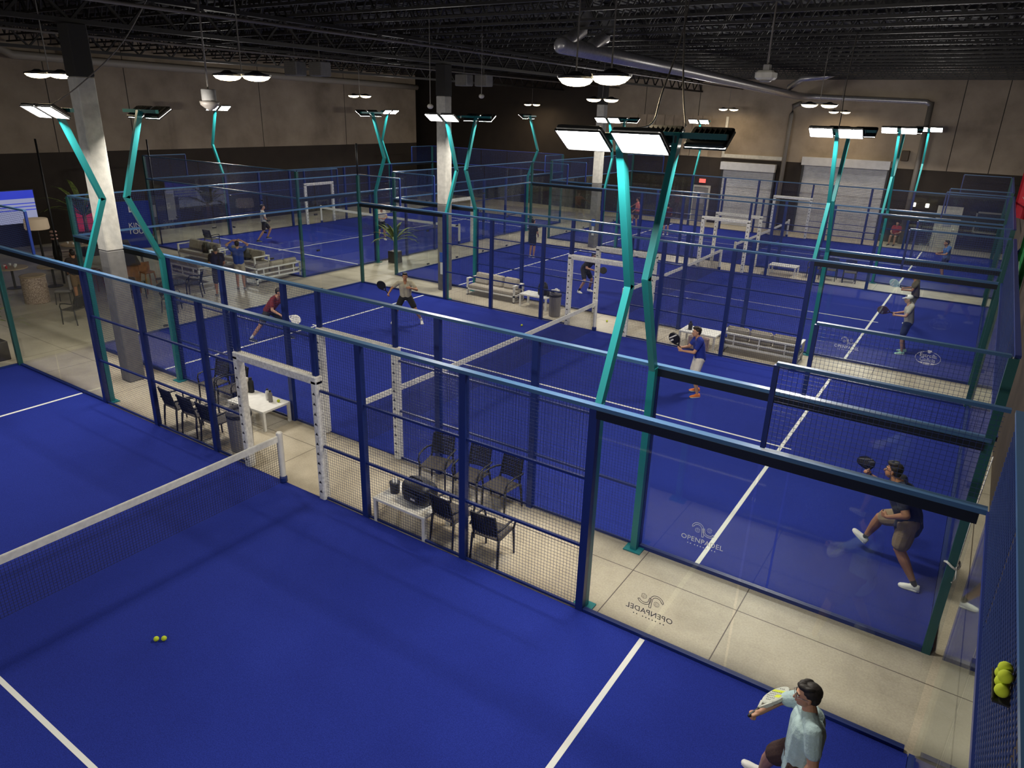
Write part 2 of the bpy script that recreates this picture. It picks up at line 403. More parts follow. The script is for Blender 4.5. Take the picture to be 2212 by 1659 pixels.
# ------------------------------------------------------------ fence and court parts, shared meshes
def grid(w_, h_, st=.05, t_=.0032):
    b = MB(); n = int(round(w_/st))
    for i in range(1, n): b.beam((i*w_/n, 0, 0), (i*w_/n, 0, h_), t_, t_)
    n = int(round(h_/st))
    for i in range(1, n): b.beam((0, .004, i*h_/n), (w_, .004, i*h_/n), t_, t_)
    return b
G = {}
def grid_me(w_, h_, t_=.0032):
    if (w_, h_, t_) not in G: G[(w_, h_, t_)] = grid(w_, h_, .05, t_).mesh('wire_grid', M['mesh_wire'])
    return G[(w_, h_, t_)]
BX = {}
def box_me(sx, sy, sz, m, nm='bar', bev=0):
    k = (sx, sy, sz, m.name)
    if k not in BX:
        b = MB(); b.box(-sx/2, -sy/2, 0, sx/2, sy/2, sz) if not bev else b.bbox(-sx/2, -sy/2, 0, sx/2, sy/2, sz, bev); BX[k] = b.mesh(nm, m)
    return BX[k]
def bar(nm, parent, x, y, z, sx, sy, sz, m, rz=0):
    return put(nm, box_me(sx, sy, sz, m), parent, (x, y, z), rz)

def enclosure(name, loc, rz, label, skip_corner=False):
    t = thing(name, label, 'court enclosure', loc, rz, 'glass and mesh court enclosures')
    for s in (-1, 1):
        y = s*5.06
        for x in (-6, -4, -2, 2, 4, 6): bar('post', t, x, y, 0, .11, .09, 3.0, M['blue'])
        for x in (-1, 1): bar('post', t, x, y, 2.24, .08, .08, .76, M['blue'])
        for x in ((-10.03,) if skip_corner and s > 0 else (-10.03, 10.03)): bar('corner_post', t, x, s*5.05, 0, .10, .10, 4.0, M['corner'])
        bar('top_rail', t, 0, y, 3.0, 20.1, .10, .05, M['rail'])
        for sx in (-1, 1):
            bar('top_rail', t, sx*9, y, 4.0, 2.0, .06, .035, M['rail'])
            bar('post', t, sx*8, y, 3.07, .05, .05, .93, M['blue'])
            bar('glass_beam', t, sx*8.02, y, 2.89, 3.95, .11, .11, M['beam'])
            bar('kerb', t, sx*8, y, 0, 3.95, .07, .06, M['blue'])
            for a in (6, 8):
                x0 = a*sx if sx > 0 else -a-2
                o = put('glass_pane', glass_me(1.97, 2.82), t, (x0+1.0, y, .06))
            put('wire_mesh', grid_me(1.95, .93), t, ((8.02 if sx > 0 else -9.97), y, 3.07))
        for x0, x1 in ((-6, -4), (-4, -2), (-2, -1), (1, 2), (2, 4), (4, 6)):
            put('wire_mesh', grid_me(x1-x0, 3.0), t, (x0, y, 0))
            for z in (.02, 1.0, 2.0): bar('cross_rail', t, (x0+x1)/2, y, z, x1-x0, .035, .035, M['blue'])
        put('wire_mesh', grid_me(2.0, .76), t, (-1, y, 2.24))
        # padded door frame
        f = MB(); f.bbox(-1.07, -.075, 0, -.93, .075, 2.2, .02).bbox(.93, -.075, 0, 1.07, .075, 2.2, .02).bbox(-1.07, -.075, 2.12, 1.07, .075, 2.27, .02)
        f.mi = 1
        for k in range(11):
            for xx in (-1, 1):
                z = .15+k*.18
                for q in (-1, 1): f.quad((xx-.035, q*.077, z), (xx+.035, q*.077, z), (xx, q*.077, z+.05))
        o = f.build('door_frame', [M['padding'], M['dark']], t); o.location = (0, y, 0)
    for s in (-1, 1):
        x = s*10.06
        for k in range(5):
            o = put('glass_pane', glass_me(1.97, 2.94), t, (x, -4+2*k, .06)); o.rotation_euler = (0, 0, PI/2)
            o = put('wire_mesh', grid_me(1.98, .93, .006 if skip_corner and s > 0 else .0032), t, (x, -4.99+2*k, 3.07)); o.rotation_euler = (0, 0, PI/2)
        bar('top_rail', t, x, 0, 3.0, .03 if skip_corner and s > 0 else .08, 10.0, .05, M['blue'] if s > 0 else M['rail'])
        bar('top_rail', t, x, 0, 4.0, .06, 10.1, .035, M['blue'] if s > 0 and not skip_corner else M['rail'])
        bar('kerb', t, x, 0, 0, .07, 10.0, .06, M['blue'])
        for yy in (-3, -1, 1, 3):
            for z in (.1, 1.5, 2.75):
                bar('glass_clamp', t, x+s*.02, yy, z, .05, .12, .06, M['dark'])
    return t
GL = {}
def glass_me(w_, h_):
    if (w_, h_) not in GL: GL[(w_, h_)] = MB().box(-w_/2, -.006, 0, w_/2, .006, h_).mesh('glass_pane', M['glass'])
    return GL[(w_, h_)]

def court(loc, rz, which):
    t = thing('court_turf', 'blue artificial turf court surface with white lines, ' + which, 'court surface', loc, rz, 'blue turf court surfaces')
    MB().box(-10.02, -5.02, .001, 10.02, 5.02, .02).build('turf_carpet', M['turf'], t)
    for x in (-6.95, 6.95): bar('court_line', t, x, 0, .02, .07, 10.0, .003, M['line'])
    bar('court_line', t, 0, 0, .0202, 14.3, .055, .003, M['line'])
    n = thing('padel_net', 'court net with white top band and white posts, ' + which, 'net', loc, rz, 'court nets')
    for s in (-1, 1):
        o = put('net_post', post_me, n, (0, s*5.0, .02))
        o2 = put('post_foot', foot_me, o)
    put('net_cords', net_me, n, (0, 0, .02)); put('net_band', band_me, n, (0, 0, .02))
pm = MB(); pm.cone((0, 0, .1), (0, 0, .97), .055, n=20); pm.cone((0, 0, .97), (0, 0, .985), .05, .04, n=20); post_me = pm.mesh('net_post', M['white'], False)
fm = MB(); fm.lathe([(.06, 0), (.07, .02), (.07, .1), (.055, .13)], n=16); foot_me = fm.mesh('post_foot', M['blue'])
def sag(y): return .88+.04*(abs(y)/5)**2
nb = MB()
for i in range(1, 223):
    y = -4.97+i*.0446
    nb.beam((0, y, .01), (0, y, sag(y)-.03), .0036)
for k in range(19):
    z = .02+k*.044
    nb.beam((.002, -4.96, z), (.002, 4.96, z), .0036)
net_me = nb.mesh('net_cords', M['netcord'])
rings = []
for i in range(41):
    y = -4.96+i*.248; z = sag(y)
    rings.append([(-.012, y, z-.115), (.012, y, z-.115), (.016, y, z-.01), (.008, y, z+.005), (-.008, y, z+.005), (-.016, y, z-.01)])
band_me = MB().loft(rings).mesh('net_band', M['netband'])

COURTS = [('A', (0, -5, 0), 0, 'nearest court'), ('B', (0, 7, 0), 0, 'second court from the front'), ('C', (0, 19, 0), 0, 'third court from the front'),
          ('D', (0, 31, 0), 0, 'court by the roller doors'), ('F', (-17.5, 21.3, 0), PI/2, 'crosswise court far left')]
for k, loc, rz, lb in COURTS:
    court(loc, rz, lb)
    enclosure('court_enclosure', loc, rz, 'blue framed glass and wire mesh enclosure of the ' + lb, k == 'A')

# ------------------------------------------------------------ floodlight masts
flood_house = MB(); flood_house.bbox(-.27, -.19, -.035, .27, .19, .035, .02)
for k in range(7): flood_house.box(-.2+k*.065, -.12, .035, -.185+k*.065, .12, .06)
for a in (-1, 1): flood_house.box(a*.26, -.19, -.05, a*.27, .19, -.03).box(-.26, a*.18, -.05, .26, a*.19, -.03)
flood_me = flood_house.mesh('floodlight', M['lamp_house'])
lens_me = MB().quad((-.258, -.178, -.037), (-.258, .178, -.037), (.258, .178, -.037), (.258, -.178, -.037)).mesh('lens', M['flood_lens'])
TILT = math.radians(33)
def mast(loc, s, lb):
    # s = +1: the court lies towards local -y, so the kink leans to +y and the lamps look to -y
    t = thing('light_mast', lb, 'light mast', loc, 0 if s > 0 else PI, 'kinked teal floodlight masts')
    p = MB(); p.beam((0, 0, .02), (0, 0, 3.02), .1, .1); p.build('lower_pole', M['teal'], t)
    p = MB(); p.beam((0, 0, 3.0), (0, .58, 4.4), .11, .085, (1, 0, 0)); p.beam((0, .58, 4.37), (0, 0, 6.12), .11, .085, (1, 0, 0)); p.build('kinked_pole', M['teal'], t)
    MB().box(-.14, -.09, 0, .14, .11, .02).build('base_plate', M['teal'], t)
    MB().box(-.62, -.05, 6.08, .62, .02, 6.15).build('crossbar', M['teal'], t)
    for x in (-.33, .33):
        o = put('floodlight', flood_me, t, (x, -.2, 6.1)); o.rotation_euler = (-TILT, 0, 0)
        put('lens', lens_me, o)
        ld = bpy.data.lights.new('flood_beam', 'AREA'); ld.shape = 'RECTANGLE'; ld.size = .48; ld.size_y = .32; ld.energy = FLOOD_W; ld.color = (1, .95, .87)
        lo = bpy.data.objects.new('flood_beam', ld); C.objects.link(lo); lo.parent = o; lo.location = (0, 0, -.045)
    return t
for k, (cx, cy, cz), rz, lb in COURTS:
    for sx in (-6, 6):
        for sy in (-1, 1):
            if rz == 0:
                if k == 'A' and sy < 0 and sx < 0: pass
                loc = (sx, cy+sy*5.17, 0); side = ('far' if sy > 0 else 'near') + (' right' if sx > 0 else ' left')
                mast(loc, sy, 'kinked teal mast with two floodlights, %s side of the %s' % (side, lb))
for sx, sy, lb in ((-5.17, -6, 'near left'), (-5.17, 6, 'far left'), (5.17, -6, 'near right'), (5.17, 6, 'far right')):
    t = mast((-17.5+sx, 21.3+sy, 0), 1, 'kinked teal mast with two floodlights, %s of the crosswise court' % lb)
    t.rotation_euler = (0, 0, -PI/2 if sx > 0 else PI/2)
# twin high-bay lamps
def highbay(x, y, lb, z=6.8, rz=20):
    t = thing('high_bay_lamp', lb, 'ceiling lamp', (x, y, z), math.radians(rz), 'twin high-bay lamps hanging from the roof')
    MB().cone((0, 0, .06), (0, 0, ZC-z), .012, n=6).build('hanger', M['pipe'], t)
    MB().box(-.35, -.02, .05, .35, .02, .08).build('yoke', M['dark'], t)
    for a in (-.3, .3):
        h = MB().lathe([(.26, .0), (.27, .03), (.12, .06), (.05, .1)], n=20).build('lamp_head', M['lamp_house'], t); h.location = (a, 0, 0)
        MB().lathe([(.03, -.085), (.13, -.075), (.21, -.045), (.25, .0)], n=24).build('lens', M['bay_lens'], h)
    ld = bpy.data.lights.new('bay_glow', 'AREA'); ld.shape = 'RECTANGLE'; ld.size = 1.1; ld.size_y = .5; ld.energy = HIGHBAY_W; ld.color = (1, .8, .52)
    lo = bpy.data.objects.new('bay_glow', ld); C.objects.link(lo); lo.parent = t; lo.location = (0, 0, -.1)
for x, y, lb in [(-2.7, 2.0, 'twin round hanging lamp seen in front of a thin hanging rod, upper left'), (-16.1, 18.4, 'twin round hanging lamp above the crosswise court'),
                 (3.9, 2.9, 'left of the two large overlapping twin lamps over the second court'), (4.75, 2.35, 'right of the two large overlapping twin lamps over the second court'),
                 (-2.5, 16.4, 'twin round hanging lamp above the third court, near the far column'), (4.15, 18.6, 'twin round hanging lamp above the right part of the third court'),
                 (1.5, 36.8, 'twin round hanging lamp in front of the big roller door wall'), (-4.6, 36.8, 'twin round hanging lamp in front of the smaller roller door wall'),
                 (-18.2, 36.8, 'farthest twin round hanging lamp before the black wall'), (-8.2, 1.2, 'dim twin lamp hanging beside the nearest column')]:
    highbay(x, y, lb, rz=118 if 3.5 < x < 5 and y < 4 else 20)
# ------------------------------------------------------------ furniture
def make_chair(label, group, loc, rz):
    t = thing('armchair', label, 'chair', loc, rz, group)
    for sx in (-1, 1):
        MB().tube([(sx*.25, .22, 0), (sx*.245, .21, .3), (sx*.24, .2, .45)], [.016, .02, .022], 8).build('leg', M['chair'], t, True)
        MB().tube([(sx*.24, -.27, 0), (sx*.23, -.24, .3), (sx*.225, -.22, .45)], [.016, .02, .022], 8).build('leg', M['chair'], t, True)
        MB().tube([(sx*.24, .2, .44), (sx*.265, .21, .56), (sx*.27, .17, .645), (sx*.27, .0, .66), (sx*.265, -.15, .65), (sx*.235, -.27, .63)], .018, 8).build('armrest', M['chair'], t, True)
    b = MB().bbox(-.24, -.22, .425, .24, .23, .455, .012)
    b.build('seat', M['chairseat'], t)
    b = MB(); n = 12
    for k in range(n):      # woven back: curved slats between two uprights
        z = .52+k*.028; y = -.235-.09*(k/n)
        pts = [(-.2, y+.02, z), (-.1, y-.008, z), (0, y-.016, z), (.1, y-.008, z), (.2, y+.02, z)]
        for a, c in zip(pts, pts[1:]): b.beam(a, c, .012, .02, (0, 0, 1))
    for k in range(9):
        x = -.18+k*.045; yy = -.02*(1-(x/.2)**2)
        b.beam((x, -.235+yy, .5), (x, -.325+yy, .86), .012, .01)
    for sx in (-1, 1): b.beam((sx*.21, -.21, .45), (sx*.2, -.31, .88), .03, .022)
    b.beam((-.2, -.32, .865), (0, -.345, .875), .028, .03); b.beam((0, -.345, .875), (.2, -.32, .865), .028, .03)
    b.build('backrest', M['chair'], t)
    return t
def make_table(name, label, loc, rz, lx, ly, h, group=None, m=None):
    t = thing(name, label, 'table', loc, rz, group); m = m or M['white']
    MB().bbox(-lx/2, -ly/2, h-.05, lx/2, ly/2, h, .006).build('tabletop', m, t)
    for sx in (-1, 1):
        for sy in (-1, 1):
            MB().box(sx*(lx/2-.06), sy*(ly/2-.06), 0, sx*(lx/2-.005), sy*(ly/2-.005), h-.05).build('leg', m, t)
    return t
def make_sofa(label, loc, rz, L_=2.1, D=.72, group='white framed sofas with grey cushions'):
    t = thing('outdoor_sofa', label, 'sofa', loc, rz, group); x = L_/2; y = D/2
    f = MB()
    f.box(-x, -y, .2, x, -y+.05, .26).box(-x, y-.05, .2, x, y, .26).box(-x, -y, .2, -x+.05, y, .26).box(x-.05, -y, .2, x, y, .26)
    f.box(-x, -y, .56, x, -y+.05, .61).box(-x, -y, .36, x, -y+.05, .4)
    for q in (-.33, .0, .33): f.box(q*L_-.02, -y+.01, .26, q*L_+.02, -y+.04, .58)
    for k in range(6): f.box(-x+.05, -y+.08+k*(D-.14)/6, .22, x-.05, -y+.13+k*(D-.14)/6, .24)
    f.build('frame', M['white'], t)
    for sx in (-1, 1):
        for sy in (-1, 1): MB().box(sx*(x-.06), sy*(y-.06), 0, sx*x, sy*y, .58).build('leg', M['white'], t)
        MB().bbox(sx*(x-.08), -y, .58, sx*(x+.01), y, .62, .008).build('armrest', M['white'], t)
        MB().box(sx*(x-.06), -y, .0, sx*x, y, .03).build('foot_bar', M['white'], t)
    MB().bbox(-x+.07, -y+.07, .26, x-.07, y-.01, .39, .03).build('seat_cushion', M['cushion'], t)
    w_ = (L_-.2)/3
    for k in range(3):
        c = MB().bbox(-w_/2+.01, -.075, 0, w_/2-.01, .075, .42, .05).build('back_cushion', M['cushion'], t)
        c.location = (-x+.1+w_*(k+.5), -y+.25, .38); c.rotation_euler = (.3, 0, 0)
    return t
def make_bin(label, loc, h=.86, r=.21, m=None, rubbish=True):
    t = thing('litter_bin', label, 'bin', loc, 0, 'grey ribbed litter bins'); m = m or M['bin']
    prof = MB(); n = 48
    rings = []
    for z, rr in ((0, r*.86), (.03, r*.9), (h*.78, r*.98)):
        rings.append([((rr+(.006 if k % 2 else -.003))*math.cos(2*PI*k/n), (rr+(.006 if k % 2 else -.003))*math.sin(2*PI*k/n), z) for k in range(n)])
    prof.loft(rings); prof.build('bin_body', m, t)
    MB().lathe([(r*1.0, h*.78), (r*1.05, h*.8), (r*1.05, h*.86), (r*.98, h*.87)], n=32).build('rim_band', M['dark'], t)
    MB().lathe([(r*.98, h*.87), (r*.96, h*.95), (r*.9, h*.955), (r*.88, h*.9)], n=32, cap=False).build('bag_lining', m, t)
    return t
CH_G = 'dark resin armchairs beside the courts'
c0 = make_chair('dark resin armchair seen from behind, nearest the grey column, facing the second court', CH_G, (-3.68, .42, 0), -.05)
for x, y, r, lb in [(-3.05, .42, .03, 'dark resin armchair seen from behind, middle of the three by the grey column'),
                    (-2.42, .42, 0, 'dark resin armchair seen from behind, next to the ribbed bin by the near net door'),
                    (3.52, .42, -.1, 'dark resin armchair seen from behind, right beside the table with the black bag'),
                    (4.3, .40, .08, 'dark resin armchair seen from behind, nearest the camera in the row by the black bag'),
                    (2.25, 1.58, PI+.25, 'dark resin armchair facing the camera, leftmost of the three across from the black bag'),
                    (3.0, 1.6, PI+.05, 'dark resin armchair facing the camera, middle of the three across from the black bag'),
                    (3.62, 1.62, PI-.1, 'dark resin armchair facing the camera, rightmost of the three across from the black bag'),
                    (-4.25, 1.6, PI+.1, 'leftmost dark resin armchair with its back to the second court fence, near the column'),
                    (-3.62, 1.62, PI, 'dark resin armchair left of the white towel beside the low white table'),
                    (3.75, 25.2, PI, 'dark armchair beside the low white table between the third and fourth courts'),
                    (4.4, 25.2, PI, 'dark armchair in the middle of three between the third and fourth courts'),
                    (5.15, 25.25, PI+.2, 'dark armchair nearest the mast between the third and fourth courts'),
                    (-12.75, 2.75, PI/2+.4, 'lone dark armchair on the lounge floor behind the nearest glass')]:
    dup(c0, (x, y, 0), r, lb)
TB_G = 'low white slatted tables'
make_table('side_table', 'low white table with bottles near the closest court door', (-2.56, 1.5, 0), .03, 1.12, .72, .45, TB_G)
make_table('side_table', 'low white table holding the big black racket bag', (2.72, .36, 0), 0, 1.08, .66, .45, TB_G)
make_table('side_table', 'low white table with a backpack next to the first grey sofa', (-2.95, 13.35, 0), 0, 1.1, .6, .45, TB_G)
make_table('side_table', 'low white table beside the sofa seen from behind', (3.15, 12.7, 0), 0, 1.1, .7, .45, TB_G)
make_table('side_table', 'low white table between the third and fourth courts', (2.55, 24.85, 0), 0, 1.15, .7, .45, TB_G)
make_sofa('white framed sofa with grey cushions facing the camera beside the second court', (-4.85, 13.52, 0), PI, 2.1, .64)
make_sofa('white framed sofa seen from behind, right of the blue-shirted player', (4.9, 12.85, 0), 0, 2.15, .72)
make_bin('grey ribbed litter bin beside the nearest court door', (-1.72, .42, 0), .9, .23)
make_bin('grey litter bin overflowing with rubbish beside the white table with the backpack', (-1.86, 12.72, 0), .86, .2)
b = MB(); random.seed(3)
for k in range(7):
    a = k*.9; b.ell((.09*math.cos(a), .09*math.sin(a), .02+.02*(k % 3)), (.07, .05, .04), n=10, m_=6)
o = b.build('rubbish', M['white'], None, True); o.location = (-1.86, 12.72, .82); tag(o, 'crumpled white rubbish heaped on the grey bin', 'rubbish')
def bottle(nm, loc, r, h, body, cap_, label, cat='bottle', group=None):
    t = thing(nm, label, cat, loc, 0, group)
    MB().lathe([(r*.95, 0), (r, .01), (r, h*.72), (r*.5, h*.84), (r*.45, h*.88)], n=16).build('body', body, t, True)
    MB().lathe([(r*.55, h*.88), (r*.55, h)], n=14).build('cap', cap_, t)
    return t
bottle('water_bottle', (-2.32, 1.62, .45), .045, .26, M['bin'], M['black'], 'grey drinks bottle with black cap on the table by the near door, right one')
bottle('water_bottle', (-2.46, 1.66, .45), .045, .25, M['white'], M['black'], 'white drinks bottle with black cap on the table by the near door')
o = MB().ell((0, 0, .033), (.033, .033, .033), n=16).build('tennis_ball', M['ball'], None, True); o.location = (-2.17, 1.7, .45); tag(o, 'yellow padel ball on the white table by the near door', 'ball')
for x, y, z, lb in [(1.97, -3.60, .02, 'left of two yellow balls on the nearest court'), (2.04, -3.54, .02, 'right of two yellow balls on the nearest court'), (-2.02, 10.96, .02, 'yellow ball near the net of the second court'), (-.15, 13.2, .0, 'yellow ball on the concrete beyond the second court door')]:
    c = o.copy(); C.objects.link(c); c.location = (x, y, z); c['label'] = lb
for k in range(5):
    c = MB().ell((0, 0, 0), (.033, .033, .033), n=14).build('tennis_ball', M['ball'], None, True)
    c.location = (10.017, -3.57+.068*(k % 3)+(.034 if k > 2 else 0), 3.80 if k < 3 else 3.859); tag(c, 'yellow ball lodged in the cluster against the end netting, right edge', 'ball', 'yellow balls lodged against the right-hand netting')
t = thing('ball_holder', 'small dark wire shelf fixed to the end netting under the yellow balls', 'shelf', (10.02, -3.5, 3.755))
MB().box(-.035, -.12, 0, .037, .12, .01).build('shelf_plate', M['dark'], t); MB().box(-.04, -.12, .01, -.034, .12, .025).build('front_lip', M['dark'], t)
# towel and dark bag on the chairs by the near door
b = MB()
rings = [[(x, y+.02*math.sin(5*x), z) for x, y in ((-.16, -.04), (.16, -.05), (.17, .02), (-.15, .03))] for z in (0, .12, .24, .33)]
o = b.loft(rings).build('towel', cloth('towel_white', (.7, .66, .6)), None, True); o.location = (-3.28, 1.66, .46); tag(o, 'white towel standing folded beside the low table near the door', 'towel')
bottle('water_bottle', (-3.08, 1.72, .45), .06, .34, M['black'], M['black'], 'large dark bottle behind the white towel')
# sports bag
def bag(label, loc, rz, L_=.62, W_=.36, H_=.3, m=None):
    t = thing('sports_bag', label, 'bag', loc, rz); m = m or M['black']
    b = MB(); rings = []
    for i, (x, sc_) in enumerate(((-.5, .55), (-.46, .85), (-.3, 1), (0, 1.04), (.3, 1), (.46, .85), (.5, .55))):
        rings.append([(x*L_, W_/2*sc_*math.copysign(abs(math.cos(a))**.6, math.cos(a)), H_/2+H_/2*sc_*math.copysign(abs(math.sin(a))**.6, math.sin(a))) for a in [2*PI*k/20 for k in range(20)]])
    b.loft(rings).build('bag_body', m, t, True)
    MB().tube([(-.2, -.06, H_*.98), (-.12, -.05, H_+.06), (.12, -.05, H_+.06), (.2, -.06, H_*.98)], .012).build('handle', m, t, True)
    MB().bbox(-L_*.3, -W_/2-.03, .05, L_*.3, -W_/2+.03, H_*.6, .02).build('side_pocket', m, t)
    MB().box(-L_*.42, -.005, H_*1.005, L_*.42, .005, H_*1.03).build('zip', M['dark'], t)
    MB().box(.02, -W_/2-.035, .12, .12, -W_/2-.03, .15).build('white_mark', M['white'], t)
    return t
bag('big black racket bag lying on the white table', (2.86, .40, .45), -.1, .54, .38, .36)
t = thing('ice_bucket', 'grey mesh bucket of white bottles on the table left of the black bag', 'bucket', (2.36, .36, .45))
MB().lathe([(.075, 0), (.09, .18), (.092, .19)], n=20).build('bucket_body', M['dark'], t, True)
for k in range(4):
    bottle('bottle_neck', (2.36+.035*math.cos(k*1.6), .36+.035*math.sin(k*1.6), .62), .018, .09, M['white'], M['white'], 'white bottle top sticking out of the bucket left of the black bag', 'bottle', 'white bottles in the bucket')
def backpack(label, loc, rz):
    t = thing('backpack', label, 'bag', loc, rz); rings = []
    for z, a, c in ((0, .9, .9), (.05, 1, 1), (.25, 1, .95), (.38, .85, .75), (.45, .45, .4)):
        rings.append([(.17*a*math.copysign(abs(math.cos(q))**.6, math.cos(q)), .12*c*math.copysign(abs(math.sin(q))**.6, math.sin(q)), z) for q in [2*PI*k/18 for k in range(18)]])
    MB().loft(rings).build('bag_body', M['black'], t, True)
    MB().bbox(-.12, .09, .04, .12, .16, .22, .02).build('front_pocket', M['black'], t)
    for sx in (-.08, .08): MB().tube([(sx, -.1, .4), (sx, -.17, .3), (sx, -.15, .12), (sx, -.1, .05)], .012).build('strap', M['dark'], t, True)
    return t
backpack('dark backpack standing on the white table next to the first grey sofa', (-2.75, 13.4, .45), .3)
backpack('black backpack slumped on the lounge sofa at the left', (-17.7, 10.62, .39), .3)
backpack('black backpack on the lounge sofa behind the person with raised arms', (-15.3, 10.8, .39), -.2)
bottle('water_bottle', (2.85, 12.6, .45), .06, .26, M['black'], M['black'], 'black jug bottle on the white table beside the sofa seen from behind')
bottle('water_bottle', (-2.48, 13.3, .45), .05, .24, M['black'], M['white'], 'dark bottle at the end of the white table with the backpack')
t = thing('shopping_bag', 'pale pink bag hanging in front of the table left of the back-turned sofa', 'bag', (3.28, 12.2, 0)); MB().bbox(-.3, -.08, 0, .3, .08, .42, .03).build('bag_body', cloth('pink_bag', (.45, .33, .3)), t)
for sx in (-.1, .1): MB().tube([(sx-.05, 0, .41), (sx-.03, 0, .52), (sx+.03, 0, .52), (sx+.05, 0, .41)], .006).build('handle', M['white'], t, True)

# plants
def palm(label, loc, s=1.0, n=16, potm=None, nm='potted_palm', pot=(.17, .42)):
    t = thing(nm, label, 'plant', loc); r, h = pot
    MB().bbox(-r*s, -r*s, 0, r*s, r*s, h*s, .01).build('pot', potm or M['pot'], t)
    MB().cone((0, 0, h*s), (0, 0, h*s+.35*s), .035*s, .03*s).build('trunk', M['wood'], t, True)
    lf = MB(); random.seed(int(loc[0]*100) % 97)
    for k in range(n):
        a = k*2.4+random.random()*.4; el = random.uniform(.3, 1.3); L_ = s*random.uniform(.55, .9); p = V((0, 0, h*s+.3*s)); pts = []
        for i in range(6):
            u = i/5; e2 = el-1.5*u*u; pts.append(V(p)); p = p+V((math.cos(a)*math.cos(e2), math.sin(a)*math.cos(e2), math.sin(e2)))*(L_/5)
        side = V((-math.sin(a), math.cos(a), 0))
        for i in range(5):
            w0 = .05*s*math.sin(PI*(i+.3)/5.6); w1 = .05*s*math.sin(PI*(i+1.3)/5.6) if i < 4 else .004
            for sg_ in (-1, 1):
                lf.quad(pts[i], pts[i]+side*sg_*w0+V((0, 0, -.01)), pts[i+1]+side*sg_*w1+V((0, 0, -.01)), pts[i+1])
    lf.build('foliage', M['leaf'], t)
    return t
palm('tall potted plant with yellow-green leaves between the lounge and the second court corner', (-11.75, 15.75, 0), 1.45, 26, pot=(.15, .35))
palm('tall potted palm against the black wall behind the lounge tables', (-22.6, 8.3, 0), 2.3, 16)
palm('dark potted plant at the left edge behind the corner of the nearest court', (-10.9, -.1, 0), 1.1, 14, pot=(.2, .45))

# ------------------------------------------------------------ logos on the glass
def text_mesh(txt, size, ext=0.0, align='CENTER', space=1.0):
    cu = bpy.data.curves.new('t', 'FONT'); cu.body = txt; cu.size = size; cu.extrude = ext; cu.align_x = align; cu.space_character = space; cu.resolution_u = 3
    o = bpy.data.objects.new('t', cu); C.objects.link(o); bpy.context.view_layer.update()
    me = bpy.data.meshes.new_from_object(o.evaluated_get(bpy.context.evaluated_depsgraph_get())); bpy.data.objects.remove(o); bpy.data.curves.remove(cu)
    return me
M['logo'] = mat('logo_white', (.85, .85, .88), .6)
M['logo_dim'] = mat('logo_grey_outline', (.12, .11, .08), .6)
def logo_open(loc, mirror, m, label):
    t = thing('glass_logo', label, 'logo', loc, 0, 'padel club logos on the glass')
    t.rotation_euler = (PI/2, 0, 0)
    if mirror: t.rotation_euler = (PI/2, 0, PI)
    def add(nm, me, x, y):
        me.materials.clear(); me.materials.append(m); return put(nm, me, t, (x, y, 0))
    add('club_name', text_mesh('OPENPADEL', .112, .001, space=1.05), 0, 0)
    add('club_subtitle', text_mesh('• •  • • • • •   • •', .07, .001, space=1.0), 0, -.075)
    b = MB(); w_ = .006
    def stroke(pts, wd=.007):
        for p, q in zip(pts, pts[1:]): b.beam((p[0], p[1], 0), (q[0], q[1], 0), wd, .003, (0, 0, 1))
    def off(path, d):
        out = []
        for i, p in enumerate(path):
            a = V(path[max(0, i-1)]); c = V(path[min(len(path)-1, i+1)]); dd = (c-a).normalized(); out.append((p[0]-dd.y*d, p[1]+dd.x*d))
        return out
    left = [(-.155, .25)]+[(-.085+.075*math.cos(a), .24+.075*math.sin(a)) for a in [math.radians(g) for g in range(170, -1, -17)]]+[(-.005, .2), (.0, .12)]
    right = [(.0, .26), (.01, .22)]+[(.085+.075*math.cos(a), .215+.06*math.sin(a)) for a in [math.radians(g) for g in range(190, 360, 17)]]
    for pth in (left, right):
        stroke(off(pth, .014)); stroke(off(pth, -.014))
        e = pth[-1]; stroke([off(pth, .014)[-1], off(pth, -.014)[-1]]); stroke([off(pth, .014)[0], off(pth, -.014)[0]])
    for cx, cy in ((-.085, .205), (.09, .26)):
        for k in range(5):
            xx = -.028+.014*k; hh = math.sqrt(max(0, .036**2-xx**2)); stroke([(cx+xx, cy-hh), (cx+xx+.004, cy), (cx+xx, cy+hh)], .0022)
        stroke([(cx+.038*math.cos(a), cy+.036*math.sin(a)) for a in [math.radians(g) for g in range(20, 360, 20)]], .0025)
    b.build('emblem', m, t)
    return t
logo_open((7.0, 2.045-.12, .44), False, M['logo'], 'white OPENPADEL logo low on the glass of the second court, crossing the white line')
logo_open((6.97, .075, .36), True, M['logo_dim'], 'mirrored grey OPENPADEL logo on the nearest glass, over the concrete strip')
logo_open((6.95, 13.94-.02, .37), False, M['logo'], 'small OPENPADEL logo on the glass of the third court')
logo_open((-8.55, 1.92, .35), False, M['logo'], 'pale OPENPADEL logo low on the glass behind the concrete column')
t = thing('glass_logo', 'white oval Estrella Galicia logo on the glass at the far right', 'logo', (9.0, 12.045, 1.03)); t.rotation_euler = (PI/2, 0, 0)
for tx, sz, yy in (('Estrella', .13, .02), ('Galicia', .13, -.085)):
    me = text_mesh(tx, sz, .001, space=.95); me.materials.clear(); me.materials.append(M['logo']); o = put('brand_lettering', me, t, (0, yy, 0)); o.scale = (1.05, 1, 1)
b = MB(); n = 60
for k in range(n):
    a, c = 2*PI*k/n, 2*PI*(k+1)/n; b.beam((.27*math.cos(a), .165*math.sin(a), 0), (.27*math.cos(c), .165*math.sin(c), 0), .009, .003, (0, 0, 1))
b.build('oval_ring', M['logo'], t)
b = MB(); n = 16
